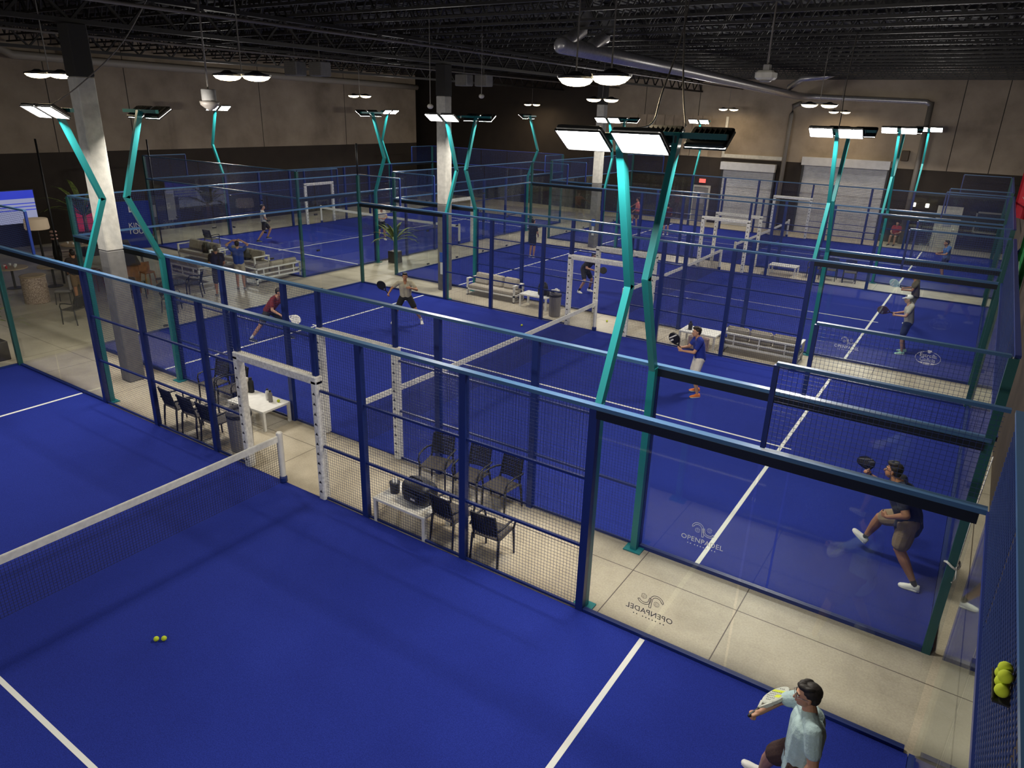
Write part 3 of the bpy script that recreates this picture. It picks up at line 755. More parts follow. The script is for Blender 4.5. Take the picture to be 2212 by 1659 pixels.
for seg in ((-.20, -.09), (-.075, .07), (.085, .2)):
    xs = [seg[0]+(seg[1]-seg[0])*i/6 for i in range(7)]
    for p, q in zip(xs, xs[1:]): b.quad((p, -.11, .001), (p, -.165*math.sqrt(1-(p/.27)**2), .001), (q, -.165*math.sqrt(1-(q/.27)**2), .001), (q, -.11, .001))
b.quad((-.04, .16, .002), (-.05, .2, .002), (.05, .2, .002), (.04, .16, .002)); b.quad((-.02, .13, .002), (-.04, .16, .002), (.04, .16, .002), (.02, .13, .002))
b.build('crest', M['logo'], t)
# ------------------------------------------------------------ people
def remesh(mb, name, m, vox, smooth=3, parent=None):
    me = mb.mesh(name+'_raw', m); o = bpy.data.objects.new(name, me); C.objects.link(o)
    r = o.modifiers.new('r', 'REMESH'); r.mode = 'VOXEL'; r.voxel_size = vox; r.use_smooth_shade = True
    s = o.modifiers.new('s', 'SMOOTH'); s.factor = .5; s.iterations = smooth
    bpy.context.view_layer.update()
    me2 = bpy.data.meshes.new_from_object(o.evaluated_get(bpy.context.evaluated_depsgraph_get()))
    bpy.data.objects.remove(o); bpy.data.meshes.remove(me); me2.name = name
    me2.polygons.foreach_set('use_smooth', [True]*len(me2.polygons)); me2.materials.clear(); me2.materials.append(m)
    return put(name, me2, parent)
BASE = dict(hip=(0, 0, .95), chest=(0, 0, 1.32), neck=(-.005, 0, 1.47), head=(.02, 0, 1.64),
            shL=(0, .185, 1.43), elL=(0, .23, 1.14), wrL=(.12, .2, .93), shR=(0, -.185, 1.43), elR=(0, -.23, 1.14), wrR=(.12, -.2, .93),
            hpL=(0, .09, .92), knL=(.02, .1, .5), anL=(-.02, .11, .09), hpR=(0, -.09, .92), knR=(.02, -.1, .5), anR=(-.02, -.11, .09))
def person(label, loc, yaw, pose, shirt, shorts, shoe, vox=.012, scale=1.0, look=(1, 0, 0), skin=None, hair=None, cap=None, long_sleeve=False, shorts_len=.72, detail=False, sock=None, glasses=False, footdir=None, build_=1.0, group=None, bald=False, hem=0.0):
    J = {k: V(v) for k, v in {**BASE, **pose}.items() if isinstance(v, tuple)}; skin = skin or M['skin']; hair = hair or M['hair']
    t = thing('person', label, 'person', loc, yaw, group); t.scale = (scale, scale, scale)
    lk = V(look).normalized(); hf = lk; hs = V((0, 0, 1)).cross(hf).normalized(); hu = hf.cross(hs)
    R = Matrix((hf, hs, hu)).transposed(); H = J['head']; q = build_
    def hp(a, b_, c): return H+hf*a+hs*b_+hu*c
    b = MB()
    # head: skull, face, jaw, nose, ears, brow
    b.ell(hp(-.012, 0, .025), (.094, .074, .092), R); b.ell(hp(.022, 0, -.035), (.07, .058, .085), R)
    b.ell(hp(.06, 0, -.085), (.026, .03, .022), R)
    b.capsule(hp(.088, 0, .012), hp(.108, 0, -.03), .008, .014); b.ell(hp(.078, 0, .03), (.018, .048, .01), R)
    b.ell(hp(.088, 0, -.058), (.009, .024, .008), R)
    for s in (-1, 1): b.ell(hp(-.008, s*.076, -.008), (.018, .009, .03), R)
    b.capsule(J['neck']-V((0, 0, .04)), H+hu*-.06-hf*.02, .062*q, .052)
    # torso
    c, h = J['chest'], J['hip']; up_ = (J['neck']-h).normalized()
    b.capsule(h+V((0, .05, 0)), c+V((0, .07, -.02)), .105*q, .11*q); b.capsule(h+V((0, -.05, 0)), c+V((0, -.07, -.02)), .105*q, .11*q)
    b.capsule(J['shL'], J['shR'], .062, .062); b.capsule(J['neck'], c, .06, .1)
    for s in 'LR':
        b.capsule(J['sh'+s], J['el'+s], .052*q, .04*q); b.capsule(J['el'+s], J['wr'+s], .041*q, .027)
        b.capsule(J['hp'+s], J['kn'+s], .088*q, .058*q); kn, an = J['kn'+s], J['an'+s]
        mid = kn.lerp(an, .33)+(h-kn).cross(V((0, 1, 0))).normalized()*0; b.capsule(kn, mid, .055*q, .056*q); b.capsule(mid, an, .056*q, .034)
        wr = J['wr'+s]; hd = pose.get('hd'+s); hd = V(hd).normalized() if hd else (wr-J['el'+s]).normalized()
        pn = pose.get('pn'+s); side = V((0, 1 if s == 'L' else -1, 0))
        pn = V(pn).normalized() if pn else (-side)
        pn = (pn-hd*pn.dot(hd)).normalized(); ax = hd.cross(pn)
        grip = pose.get('grip'+s, .35)
        b.capsule(wr, wr+hd*.03, .026, .028)
        for k, off_ in enumerate((-.027, -.009, .009, .027)):
            base = wr+hd*.03+ax*off_*.7; kn1 = wr+hd*.085+ax*off_
            b.capsule(base, kn1, .016, .0125)
            L1 = (.042, .047, .044, .034)[k]; ang = grip*1.5; p = kn1; a = 0
            for seg in (L1, L1*.62, L1*.5):
                a += ang; dv = hd*math.cos(a)+pn*math.sin(a); p2 = p+dv*seg; b.capsule(p, p2, .0098, .0085); p = p2
        tb = wr+hd*.035-ax*.022; t1 = tb-ax*.028+hd*.03+pn*.012; t2 = t1+hd*.02+pn*(.012+.02*grip)+ax*(.012*grip); b.capsule(tb, t1, .014, .011); b.capsule(t1, t2, .0105, .009)
    remesh(b, 'body', skin, vox*.8, 2, t)
    # shirt
    b = MB(); e = .014
    b.capsule(h+V((0, .05, .02)), c+V((0, .07, -.02)), .105*q+e+.008, .113*q+e); b.capsule(h+V((0, -.05, .02)), c+V((0, -.07, -.02)), .105*q+e+.008, .113*q+e)
    b.capsule(h+V((0, .05, .0)), h+V((0, -.05, .0)), .118*q, .118*q)
    if hem: b.capsule(h+V((-.01, .05, -hem)), h+V((0, .05, 0)), .135*q, .12*q); b.capsule(h+V((-.01, -.05, -hem)), h+V((0, -.05, 0)), .135*q, .12*q)
    b.capsule(J['shL'].lerp(J['neck'], .1), J['shR'].lerp(J['neck'], .1), .062+e, .062+e); b.capsule(J['neck']-up_*.035, c, .066, .115)
    for s in 'LR':
        f = 1.0 if long_sleeve else .62
        b.capsule(J['sh'+s], J['sh'+s].lerp(J['el'+s], f), .064*q+.004, .06*q)
        if long_sleeve: b.capsule(J['el'+s], J['el'+s].lerp(J['wr'+s], .92), .055*q, .038)
    remesh(b, 'shirt', shirt, vox, 4, t)
    b = MB(); b.capsule(h+V((0, .045, -.02)), h+V((0, -.045, -.02)), .122*q, .122*q)
    for s in 'LR':
        b.capsule(J['hp'+s]+V((0, 0, -.0)), J['hp'+s].lerp(J['kn'+s], shorts_len), .108*q, .094*q)
    remesh(b, 'shorts', shorts, vox, 3, t)
    # shoes
    for s in 'LR':
        an = J['an'+s]; kn = J['kn'+s]; sd = (an-kn).normalized()
        fd = pose.get('ft'+s)
        fd = V(fd).normalized() if fd else V((1, (.15 if s == 'L' else -.15), 0)).normalized()
        dn = V((0, 0, -1)); dn = (dn-fd*dn.dot(fd)).normalized() if abs(fd.z) < .98 else V((1, 0, 0)); sdv = dn.cross(fd)
        hl = an+dn*.045-fd*.045; toe = hl+fd*.2
        rings = []
        for u, wd, hh in ((-.035, .02, .03), (-.02, .036, .085), (.05, .038, .095), (.11, .045, .062), (.17, .048, .045), (.215, .036, .032), (.232, .014, .02)):
            cc = hl+fd*u
            rings.append([cc+sdv*(wd*x)+dn*(.04-(hh)*y) for x, y in ((-.9, 0), (-1, .3), (-.8, .8), (-.35, 1), (.35, 1), (.8, .8), (1, .3), (.9, 0))])
        b = MB().loft(rings); sh = b.build('shoe', shoe, t, True)
        sb = MB().loft([[cc+sdv*(wd*1.05*x)+dn*(.028+y*.016) for x, y in ((-1, 0), (-1, 1), (1, 1), (1, 0))] for cc, wd in ((hl-fd*.035, .022), (hl, .038), (hl+fd*.11, .047), (hl+fd*.17, .05), (hl+fd*.222, .03))])
        sb.build('sole', M['white'], sh)
        if sock: MB().capsule(an-sd*.1, an+sd*.005, .042, .038).build('sock', sock, t, True)
    # hair / cap
    if not bald:
        b = MB(); b.ell(hp(-.03, 0, .045), (.096, .083, .088), R); b.ell(hp(-.055, 0, .0), (.06, .076, .08), R); b.ell(hp(.03, 0, .095), (.06, .06, .03), R)
        if detail:
            for k in range(14):
                a = -1.3+k*.2; b.ell(hp(.02+.03*math.cos(a*2), .055*math.sin(a), .105+.008*math.cos(k*2)), (.045, .02, .022), R)
        remesh(b, 'hair', hair, vox*.7, 2, t)
    if cap:
        b = MB(); b.ell(hp(-.02, 0, .06), (.105, .09, .08), R); b.loft([[hp(.06+u*.1, y*.07*(1-.3*u), .05-.02*u+z) for y, z in ((-1, 0), (0, .012), (1, 0), (0, -.004))] for u in (0, .5, 1)])
        b.build('cap', cap, t, True)
    if detail:
        for s in (-1, 1):
            b = MB().ell(hp(.083, s*.03, .012), (.009, .014, .008), R, 10, 6); b.build('eye', M['white'], t, True)
            MB().ell(hp(.0905, s*.03, .012), (.004, .006, .006), R, 8, 5).build('pupil', M['eye'], t, True)
            MB().capsule(hp(.093, s*.015, .034), hp(.082, s*.05, .034), .005, .004, 8).build('eyebrow', hair, t, True)
        MB().ell(hp(.094, 0, -.058), (.006, .02, .0045), R, 10, 6).build('mouth', M['lip'], t, True)
    if glasses:
        b = MB()
        for s in (-1, 1):
            for k in range(12):
                a, c_ = 2*PI*k/12, 2*PI*(k+1)/12
                b.beam(hp(.104, s*.033+.026*math.cos(a), .008+.018*math.sin(a)), hp(.104, s*.033+.026*math.cos(c_), .008+.018*math.sin(c_)), .003)
            b.beam(hp(.104, s*.059, .012), hp(-.0, s*.082, .012), .003)
        b.beam(hp(.106, -.008, .012), hp(.106, .008, .012), .003); b.build('glasses', M['bin'], t)
    return t, J
def racket(label, loc, axis, normal, m, m2=None, s=1.0):
    """padel racket: grip end at loc, head along axis"""
    t = thing('padel_racket', label, 'racket', loc); a = V(axis).normalized(); n = V(normal); n = (n-a*n.dot(a)).normalized(); x = n.cross(a)
    t.rotation_euler = Matrix((x, n, a)).transposed().to_euler(); t.scale = (s, s, s)
    MB().capsule((0, 0, -.03), (0, 0, .11), .016, .015).build('grip', M['black'], t, True)
    f = MB(); N_ = 28; R_ = []
    for y, k in ((-.019, .93), (-.012, 1), (.012, 1), (.019, .93)):
        R_.append([(k*.128*math.cos(2*PI*i/N_), y, .3+k*(.145+.01*math.sin(2*PI*i/N_))*math.sin(2*PI*i/N_)) for i in range(N_)])
    f.loft(R_); f.beam((0, 0, .1), (-.08, 0, .2), .03, .03); f.beam((0, 0, .1), (.08, 0, .2), .03, .03)
    f.build('racket_face', m, t)
    hb = MB()
    for i in range(-3, 4):
        for k in range(-3, 4):
            if i*i+k*k < 11: hb.cone((i*.027, -.0205, .31+k*.03), (i*.027, .0205, .31+k*.03), .006, n=8)
    hb.build('drilled_holes', M['dark'], t)
    b = MB(); b.box(-.1, -.0206, .345, .1, .0206, .375).box(-.11, -.0206, .27, -.03, .0206, .31)
    b.build('stripe', m2 or M['white'], t)
    return t
def wpt(t_loc, yaw, p, sc_=1.0):
    c, s = math.cos(yaw), math.sin(yaw); p = V(p)*sc_
    return V((t_loc[0]+c*p.x-s*p.y, t_loc[1]+s*p.x+c*p.y, t_loc[2]+p.z))
def wdir(yaw, d):
    c, s = math.cos(yaw), math.sin(yaw); return V((c*d[0]-s*d[1], s*d[0]+c*d[1], d[2]))
def D(a): return math.radians(a)
Z = .02
# the player at the bottom right, seen from behind the shoulder, facing left (towards -X)
L1 = (9.13, -1.62, Z); Y1 = D(193)
pose = dict(head=(.06, 0, 1.62), neck=(.01, 0, 1.46), shL=(-.02, .19, 1.42), elL=(-.06, .27, 1.13), wrL=(.03, .27, .88), hdL=(.3, -.1, -1),
            shR=(.06, -.17, 1.43), elR=(.24, -.26, 1.26), wrR=(.4, -.1, 1.2), hdR=(.8, .5, -.1), pnR=(0, .2, -1), gripR=.95,
            knL=(.05, .13, .5), anL=(-.2, .15, .1), knR=(.2, -.32, .52), anR=(.24, -.52, .1), ftR=(1, -.2, .3))
person('person in a pale mint T-shirt holding a yellow racket, bottom right, seen from the side', L1, Y1, pose, cloth('mint_shirt', (.42, .56, .56)), cloth('brown_shorts', (.05, .025, .02)), M['white'], vox=.008, look=(1, .1, -.08), detail=True, glasses=True, shorts_len=.8, hem=.15, build_=1.2)
racket('white and yellow padel racket held by the player in the mint T-shirt', wpt(L1, Y1, (.47, -.06, 1.19)), wdir(Y1, (-.62, -.7, .25)), wdir(Y1, (.5, -.4, .8)), cloth('racket_pale_grey', (.5, .52, .46)), cloth('racket_yellow', (.6, .68, .06)))
# dark shirt, tan shorts, right-hand end of the second court
L2 = (9.5, 3.45, Z); Y2 = D(172)
pose = dict(hip=(.02, 0, .95), chest=(.17, .02, 1.3), neck=(.24, .02, 1.44), head=(.35, .02, 1.58), hpL=(0, .1, .93), hpR=(.03, -.09, .93),
            knL=(.03, .13, .53), anL=(-.26, .16, .1), ftL=(1, .1, 0), knR=(.4, -.2, .72), anR=(.56, -.35, .26), ftR=(.8, -.2, .45),
            shL=(.18, .2, 1.4), elL=(.02, .32, 1.14), wrL=(.24, .22, .98), hdL=(.9, -.4, .0), shR=(.26, -.17, 1.4), elR=(.42, -.24, 1.2), wrR=(.66, -.2, 1.31), gripR=.9, hdR=(.6, .1, .8))
person('person in a dark T-shirt and tan shorts running behind the glass at the right', L2, Y2, pose, cloth('charcoal_shirt', (.018, .02, .028)), cloth('tan_shorts', (.25, .18, .10)), M['white'], vox=.009, look=(1, 0, .02), detail=True, skin=M['skin_tan'], shorts_len=.78, sock=M['black'], hem=.1, build_=1.3, scale=1.05)
racket('black padel racket raised in front of the player in tan shorts', wpt(L2, Y2, (.7, -.22, 1.4)), (-.35, .92, .12), (0, -.15, .98), mat('racket_matt_black', (.006, .006, .007), .95, spec=.1), M['dark'])
# blue shirt, white shorts, orange shoes
L3 = (4.45, 8.75, Z); Y3 = D(215)
pose = dict(chest=(.05, 0, 1.3), neck=(.08, 0, 1.44), head=(.14, 0, 1.58), hip=(-.02, 0, .93), shL=(.06, .18, 1.4), elL=(.2, .2, 1.13), wrL=(.44, .08, 1.13), hdL=(.9, -.2, .2),
            shR=(.06, -.18, 1.4), elR=(.22, -.2, 1.15), wrR=(.45, -.06, 1.17), hdR=(.9, .1, .3), gripR=.9, gripL=.8, knL=(.1, .14, .49), anL=(.0, .2, .09), knR=(.08, -.14, .48), anR=(-.1, -.2, .09))
person('person in a royal blue T-shirt, white shorts and orange shoes on the second court', L3, Y3, pose, cloth('royal_shirt', (.012, .03, .26)), cloth('white_shorts', (.62, .6, .55)), cloth('orange_shoe', (.75, .2, .05)), vox=.01, look=(1, .05, -.1), detail=True)
racket('black and white racket held out by the blue-shirted player', wpt(L3, Y3, (.47, .0, 1.16)), wdir(Y3, (.5, -.1, .7)), wdir(Y3, (-.3, -.9, .4)), M['black'])
# beige shirt, black shorts, arms spread
L4 = (-5.05, 8.95, Z); Y4 = D(-52)
pose = dict(hip=(0, 0, .87), chest=(.05, 0, 1.2), neck=(.08, 0, 1.34), head=(.12, 0, 1.5), shL=(.05, .2, 1.3), elL=(.22, .36, 1.12), wrL=(.36, .2, 1.2),
            shR=(.05, -.2, 1.3), elR=(.05, -.42, 1.12), wrR=(.2, -.5, 1.0), gripR=.9, hpL=(0, .1, .83), hpR=(0, -.1, .83), knL=(.12, .3, .47), anL=(.0, .48, .09), knR=(.12, -.28, .45), anR=(-.02, -.42, .09))
person('person in a beige T-shirt and black shorts crouching with arms out on the second court', L4, Y4, pose, cloth('beige_shirt', (.36, .33, .24)), cloth('black_shorts', (.012, .012, .014)), M['white'], vox=.011, look=(1, 0, -.05), detail=True, skin=M['skin_tan'], sock=M['white'])
racket('dark padel racket in the right hand of the player in beige', wpt(L4, Y4, (.22, -.53, 1.02)), wdir(Y4, (.1, -.6, .8)), wdir(Y4, (1, -.2, .1)), M['black'], M['black'])
# maroon shirt lunging
L5 = (-6.9, 5.25, Z); Y5 = D(20)
pose = dict(hip=(.0, 0, .85), chest=(.22, 0, 1.16), neck=(.3, 0, 1.29), head=(.4, .0, 1.42), shL=(.22, .18, 1.25), elL=(.35, .2, .98), wrL=(.55, .05, .85), shR=(.26, -.18, 1.24), elR=(.3, -.28, .96), wrR=(.52, -.22, .82), gripL=.8, gripR=.8,
            hpL=(0, .09, .82), hpR=(0, -.09, .82), knL=(.42, .2, .55), anL=(.4, .28, .09), knR=(-.18, -.2, .45), anR=(-.42, -.32, .1))
person('person in a maroon T-shirt lunging on the left half of the second court', L5, Y5, pose, cloth('maroon_shirt', (.14, .015, .02)), cloth('dark_shorts', (.02, .02, .022)), cloth('navy_shoe', (.02, .03, .07)), vox=.011, look=(1, .1, -.2), skin=M['skin'], sock=M['white'])
racket('white padel racket gripped low by the player in maroon', wpt(L5, Y5, (.6, -.1, .82)), wdir(Y5, (.9, .1, -.4)), wdir(Y5, (.2, -1, .3)), M['padding'])
# dark player crouching behind the second door of the third court
L6 = (-2.65, 16.3, Z); Y6 = D(-15)
pose = dict(hip=(-.05, 0, .9), chest=(.18, 0, 1.18), neck=(.27, 0, 1.3), head=(.38, 0, 1.42), shL=(.2, .18, 1.25), elL=(.28, .24, .98), wrL=(.5, .1, .93), shR=(.2, -.18, 1.25), elR=(.26, -.24, .98), wrR=(.5, -.08, .92), gripR=.9, gripL=.8,
            hpL=(-.05, .09, .87), hpR=(-.05, -.09, .87), knL=(.16, .18, .48), anL=(.0, .26, .09), knR=(.14, -.18, .48), anR=(-.04, -.26, .09))
person('person in black leaning forward with a racket on the third court', L6, Y6, pose, cloth('black_shirt', (.016, .015, .016)), cloth('black_shorts2', (.014, .014, .016)), M['white'], vox=.013, look=(1, 0, -.1), skin=M['skin'], sock=M['black'])
racket('dark round racket held out by the crouching player in black', wpt(L6, Y6, (.54, 0, .94)), wdir(Y6, (.95, .1, .1)), wdir(Y6, (.2, -1, .3)), M['dark'], M['black'])
stand = dict(elL=(.05, .24, 1.14), wrL=(.22, .18, .98), elR=(.05, -.24, 1.14), wrR=(.2, -.16, 1.0))
person('person in black seen from behind at the left end of the third court', (-7.8, 20.75, Z), D(80), stand, cloth('black_shirt2', (.012, .013, .018)), cloth('black_shorts3', (.012, .012, .016)), M['white'], vox=.015, skin=M['skin'])
L8 = (8.2, 15.75, Z)
t8 = dict(hip=(-.02, 0, .95), chest=(.04, 0, 1.32), head=(.12, 0, 1.6), neck=(.07, 0, 1.46), elL=(.12, .26, 1.16), wrL=(.36, .1, 1.12), elR=(.12, -.26, 1.16), wrR=(.36, -.1, 1.14), gripR=.8, gripL=.8, knL=(.08, .12, .5), anL=(.0, .16, .09), knR=(.05, -.12, .5), anR=(-.08, -.16, .09))
person('person in a cream T-shirt and white cap standing on the third court at the right', L8, D(190), t8, cloth('cream_shirt', (.4, .37, .3)), cloth('navy_shorts', (.02, .03, .07)), cloth('mint_shoe', (.35, .6, .5)), vox=.013, cap=M['white'], look=(1, 0, -.1))
racket('brown padel racket held by the player in the white cap', wpt(L8, D(190), (.42, 0, 1.15)), wdir(D(190), (.9, .1, .2)), wdir(D(190), (.1, -1, .2)), cloth('racket_brown', (.07, .035, .03)), M['bin'])
L9 = (8.0, 19.6, Z)
person('person in an olive brown T-shirt, right behind the player in the white cap', L9, D(185), t8, cloth('olive_shirt', (.09, .07, .035)), cloth('black_shorts4', (.01, .01, .012)), M['white'], vox=.015, skin=M['skin_tan'], look=(1, 0, -.15))
racket('pale blue racket held by the player in the olive T-shirt', wpt(L9, D(185), (.42, 0, 1.15)), wdir(D(185), (.9, .1, .5)), wdir(D(185), (.1, -1, .2)), cloth('racket_pale', (.4, .6, .65)), M['white'])
person('person in a mid blue T-shirt on the court by the roller doors', (8.35, 28.4, Z), D(200), t8, cloth('mid_blue_shirt', (.05, .13, .35)), cloth('navy_shorts2', (.015, .02, .06)), M['white'], vox=.016, skin=M['skin_tan'])
person('person in a salmon pink T-shirt playing at the far end of the farthest court', (-8.05, 32.9, Z), D(200), {**stand, 'elR': (.2, -.35, 1.3), 'wrR': (.35, -.5, 1.2), 'knR': (.2, -.2, .6), 'anR': (.3, -.3, .3)}, cloth('pink_shirt', (.6, .17, .14)), cloth('dark_shorts5', (.1, .06, .04)), M['white'], vox=.016)
person('person in a dark red top standing on the court by the roller doors', (-5.6, 31.5, Z), D(120), stand, cloth('dark_red_shirt', (.06, .012, .015)), cloth('black_shorts6', (.012, .012, .014)), M['white'], vox=.016)
person('person in a white T-shirt running on the crosswise court', (-19.9, 15.3, Z), D(60), {**stand, 'knL': (.3, .1, .55), 'anL': (.15, .12, .2), 'knR': (-.05, -.1, .5), 'anR': (-.35, -.12, .1)}, cloth('white_shirt', (.6, .58, .54)), cloth('black_shorts7', (.012, .012, .014)), M['black'], vox=.016)
person('person in a white T-shirt at the near end of the net of the crosswise court', (-16.0, 19.4, Z), D(-30), t8, cloth('white_shirt2', (.62, .58, .5)), cloth('black_shorts8', (.012, .012, .014)), M['white'], vox=.016)
# seated or standing people around the lounge
sit = dict(hip=(0, 0, .52), chest=(.02, 0, .88), neck=(.03, 0, 1.02), head=(.06, 0, 1.18), shL=(.02, .18, .98), elL=(.08, .24, .72), wrL=(.3, .16, .68), shR=(.02, -.18, .98), elR=(.08, -.24, .72), wrR=(.3, -.16, .68),
           hpL=(0, .09, .5), hpR=(0, -.09, .5), knL=(.42, .12, .5), anL=(.4, .12, .09), knR=(.42, -.12, .5), anR=(.42, -.14, .09))
arms_up = dict(elL=(.02, .36, 1.62), wrL=(-.02, .14, 1.78), hdL=(-.2, -1, 0), elR=(.02, -.36, 1.62), wrR=(-.02, -.14, 1.78), hdR=(-.2, 1, 0))
person('person in a bright blue T-shirt with both hands raised to the head in the lounge', (-12.6, 8.5, 0), D(140), arms_up, cloth('blue_tee', (.02, .06, .32)), cloth('cream_shorts', (.4, .36, .26)), M['bin'], vox=.012, group=None)
person('person in black with dark hair standing left of the man with raised arms', (-12.35, 7.45, 0), D(150), {**stand}, cloth('black_tee9', (.015, .012, .014)), cloth('grey_trousers', (.05, .045, .05)), M['bin'], vox=.013, shorts_len=.98, skin=M['skin_tan'])
person('dark-haired person in a brown top seated at the lounge table near the left edge', (-16.9, 4.9, 0), D(160), sit, cloth('dark_top', (.04, .025, .02)), cloth('dark_trousers', (.03, .03, .035)), M['black'], vox=.015)
person('person in a dark T-shirt and tan shorts standing left of the column, near the drum', (-15.0, 4.05, 0), D(170), stand, cloth('dark_tee11', (.03, .022, .02)), cloth('tan_shorts2', (.2, .13, .07)), M['bin'], vox=.014, skin=M['skin_tan'])
person('person in red seated in front of the black wall at the far right', (5.4, 37.6, 0), D(-100), sit, cloth('red_top', (.3, .03, .03)), cloth('dark_trousers2', (.03, .03, .035)), M['black'], vox=.016)
# ------------------------------------------------------------ lounge
def hbox(nm, label, cat, x0, y0, z0, x1, y1, z1, m, b=.02, group=None, parent=None):
    o = MB().bbox(x0, y0, z0, x1, y1, z1, b).build(nm, m, parent)
    if parent is None: tag(o, label, cat, group)
    return o
make_sofa('white framed sofa seen from behind at the right end of the lounge', (-13.0, 10.25, 0), PI/2, 2.1, .75, 'white framed lounge sofas')
make_sofa('white framed sofa with long beige back cushions along the crosswise court', (-15.6, 10.9, 0), PI, 2.3, .75, 'white framed lounge sofas')
make_sofa('white framed sofa at the left end of the row along the crosswise court', (-18.2, 10.7, 0), PI, 2.3, .75, 'white framed lounge sofas')
make_sofa('white framed sofa seen from behind in front of the lounge bar', (-15.3, 8.3, 0), 0, 2.1, .75, 'white framed lounge sofas')
# bar
t = thing('bar_counter', 'long wooden bar counter with dark top in the lounge', 'bar counter', (-17.0, 6.7, 0), D(-25))
MB().bbox(-2.4, -.3, 0, 2.4, .3, 1.02, .01).build('counter_body', M['wood'], t); MB().bbox(-2.55, -.4, 1.02, 2.55, .4, 1.08, .015).build('counter_top', M['dark'], t)
for i, (x, y) in enumerate([(-14.6, 6.2), (-15.4, 5.6), (-16.3, 5.2)]):
    t = thing('bar_stool', ['brown bar stool at the right end of the bar', 'brown bar stool in the middle of the bar', 'brown bar stool at the left of the bar'][i], 'stool', (x, y, 0), .3*i, 'bar stools')
    MB().bbox(-.19, -.19, .7, .19, .19, .76, .02).build('seat', M['wood'], t)
    for a in (-1, 1):
        for c in (-1, 1): MB().beam((a*.22, c*.22, 0), (a*.16, c*.16, .7), .035).build('leg', M['wood'], t)
    MB().box(-.19, -.2, .76, -.15, .2, 1.05).build('backrest', M['wood'], t)
def round_table(label, loc, r, h, top, leg, items=0):
    t = thing('round_table', label, 'table', loc, 0, 'lounge tables'); MB().lathe([(r, h-.04), (r, h)], n=32).build('tabletop', top, t)
    MB().cone((0, 0, .02), (0, 0, h-.04), .04).build('pedestal', leg, t); MB().lathe([(.25, 0), (.25, .02)], n=24).build('base', leg, t)
M['table_light'] = mat('pale_table_top', (.45, .34, .22), .5)
round_table('round pale table covered with cups beside the palm', (-21.3, 7.2, 0), .6, .78, M['table_light'], M['dark'])
round_table('round table in front of the dark-haired seated person', (-17.9, 4.6, 0), .45, .74, M['table_light'], M['dark'])
round_table('round pale table behind the terrazzo bin', (-18.6, 3.6, 0), .5, .75, M['table_light'], M['dark'])
round_table('dark round table left of the standing person in black', (-12.6, 5.9, 0), .4, .72, M['dark'], M['dark'])
random.seed(11)
for i in range(14):
    cx, cy, r, h, nm = [(-21.3, 7.2, .45, .78, 'table beside the palm'), (-18.6, 3.6, .35, .75, 'table behind the terrazzo bin')][i % 2]
    a = i*1.3; rr = r*(.35+.05*i) if i < 10 else r*.5
    rr = min(rr, r)
    o = MB().lathe([(.03, 0), (.042, .09), (.04, .09), (.028, .01)], n=12, cap=True).build('cup', M['white'] if i % 3 else M['red'], None, True); o.location = (cx+rr*math.cos(a), cy+rr*math.sin(a), h)
    tag(o, ('red' if i % 3 == 0 else 'white') + ' cup on the round ' + nm, 'cup', ('red' if i % 3 == 0 else 'white') + ' cups on the ' + nm)
t = thing('terrazzo_drum', 'tall cylindrical terrazzo drum standing behind the nearest glass', 'drum', (-16.1, 3.2, 0)); MB().lathe([(.36, 0), (.37, .02), (.36, .86), (.35, .88)], n=36).build('drum_body', M['terrazzo'], t, True)
MB().lathe([(.37, .86), (.38, .88), (.37, .9), (.3, .9)], n=36).build('rim', M['table_light'], t, True)
t = thing('upholstered_chair', 'grey upholstered chair right of the terrazzo drum', 'chair', (-15.3, 3.7, 0), D(140)); MB().bbox(-.25, -.25, .38, .25, .25, .48, .04).build('seat', M['bin'], t); MB().bbox(-.25, -.3, .45, .25, -.22, .95, .04).build('backrest', M['bin'], t)
for a in (-1, 1):
    for c in (-1, 1): MB().cone((a*.22, c*.22, 0), (a*.2, c*.2, .4), .015).build('leg', M['dark'], t)
t = thing('director_chair', 'white folding chair beside the bar, near the left edge', 'chair', (-19.6, 2.7, 0), D(60)); MB().bbox(-.25, -.25, .42, .25, .25, .46, .01).build('seat', M['white'], t); MB().bbox(-.25, -.28, .6, .25, -.24, .9, .01).build('backrest', M['white'], t)
for a in (-1, 1): MB().beam((a*.25, -.25, 0), (a*.25, .25, .42), .03).build('leg', M['white'], t); MB().beam((a*.25, .25, 0), (a*.25, -.26, .62), .03).build('leg', M['white'], t)
for i, (x, y, r, lb) in enumerate([(-13.9, 5.3, .6, 'dark armchair left of the dark round lounge table'), (-13.0, 6.9, 2.4, 'dark armchair beyond the dark round lounge table'), (-11.8, 5.3, -.8, 'dark armchair right of the dark round lounge table'),
                                (-18.6, 5.6, 2.8, 'dark armchair beyond the table of the seated dark-haired person'), (-19.6, 8.6, -.4, 'dark armchair between the bar and the palm table'), (-16.2, 12.1-4.9, 1.2, 'dark armchair behind the bar counter, left side'), (-20.2, 12.6, .2, 'dark armchair beside the near left corner of the crosswise court')]):
    if i not in (5,): dup(c0, (x, y, 0), r, lb, 'dark armchairs around the lounge')
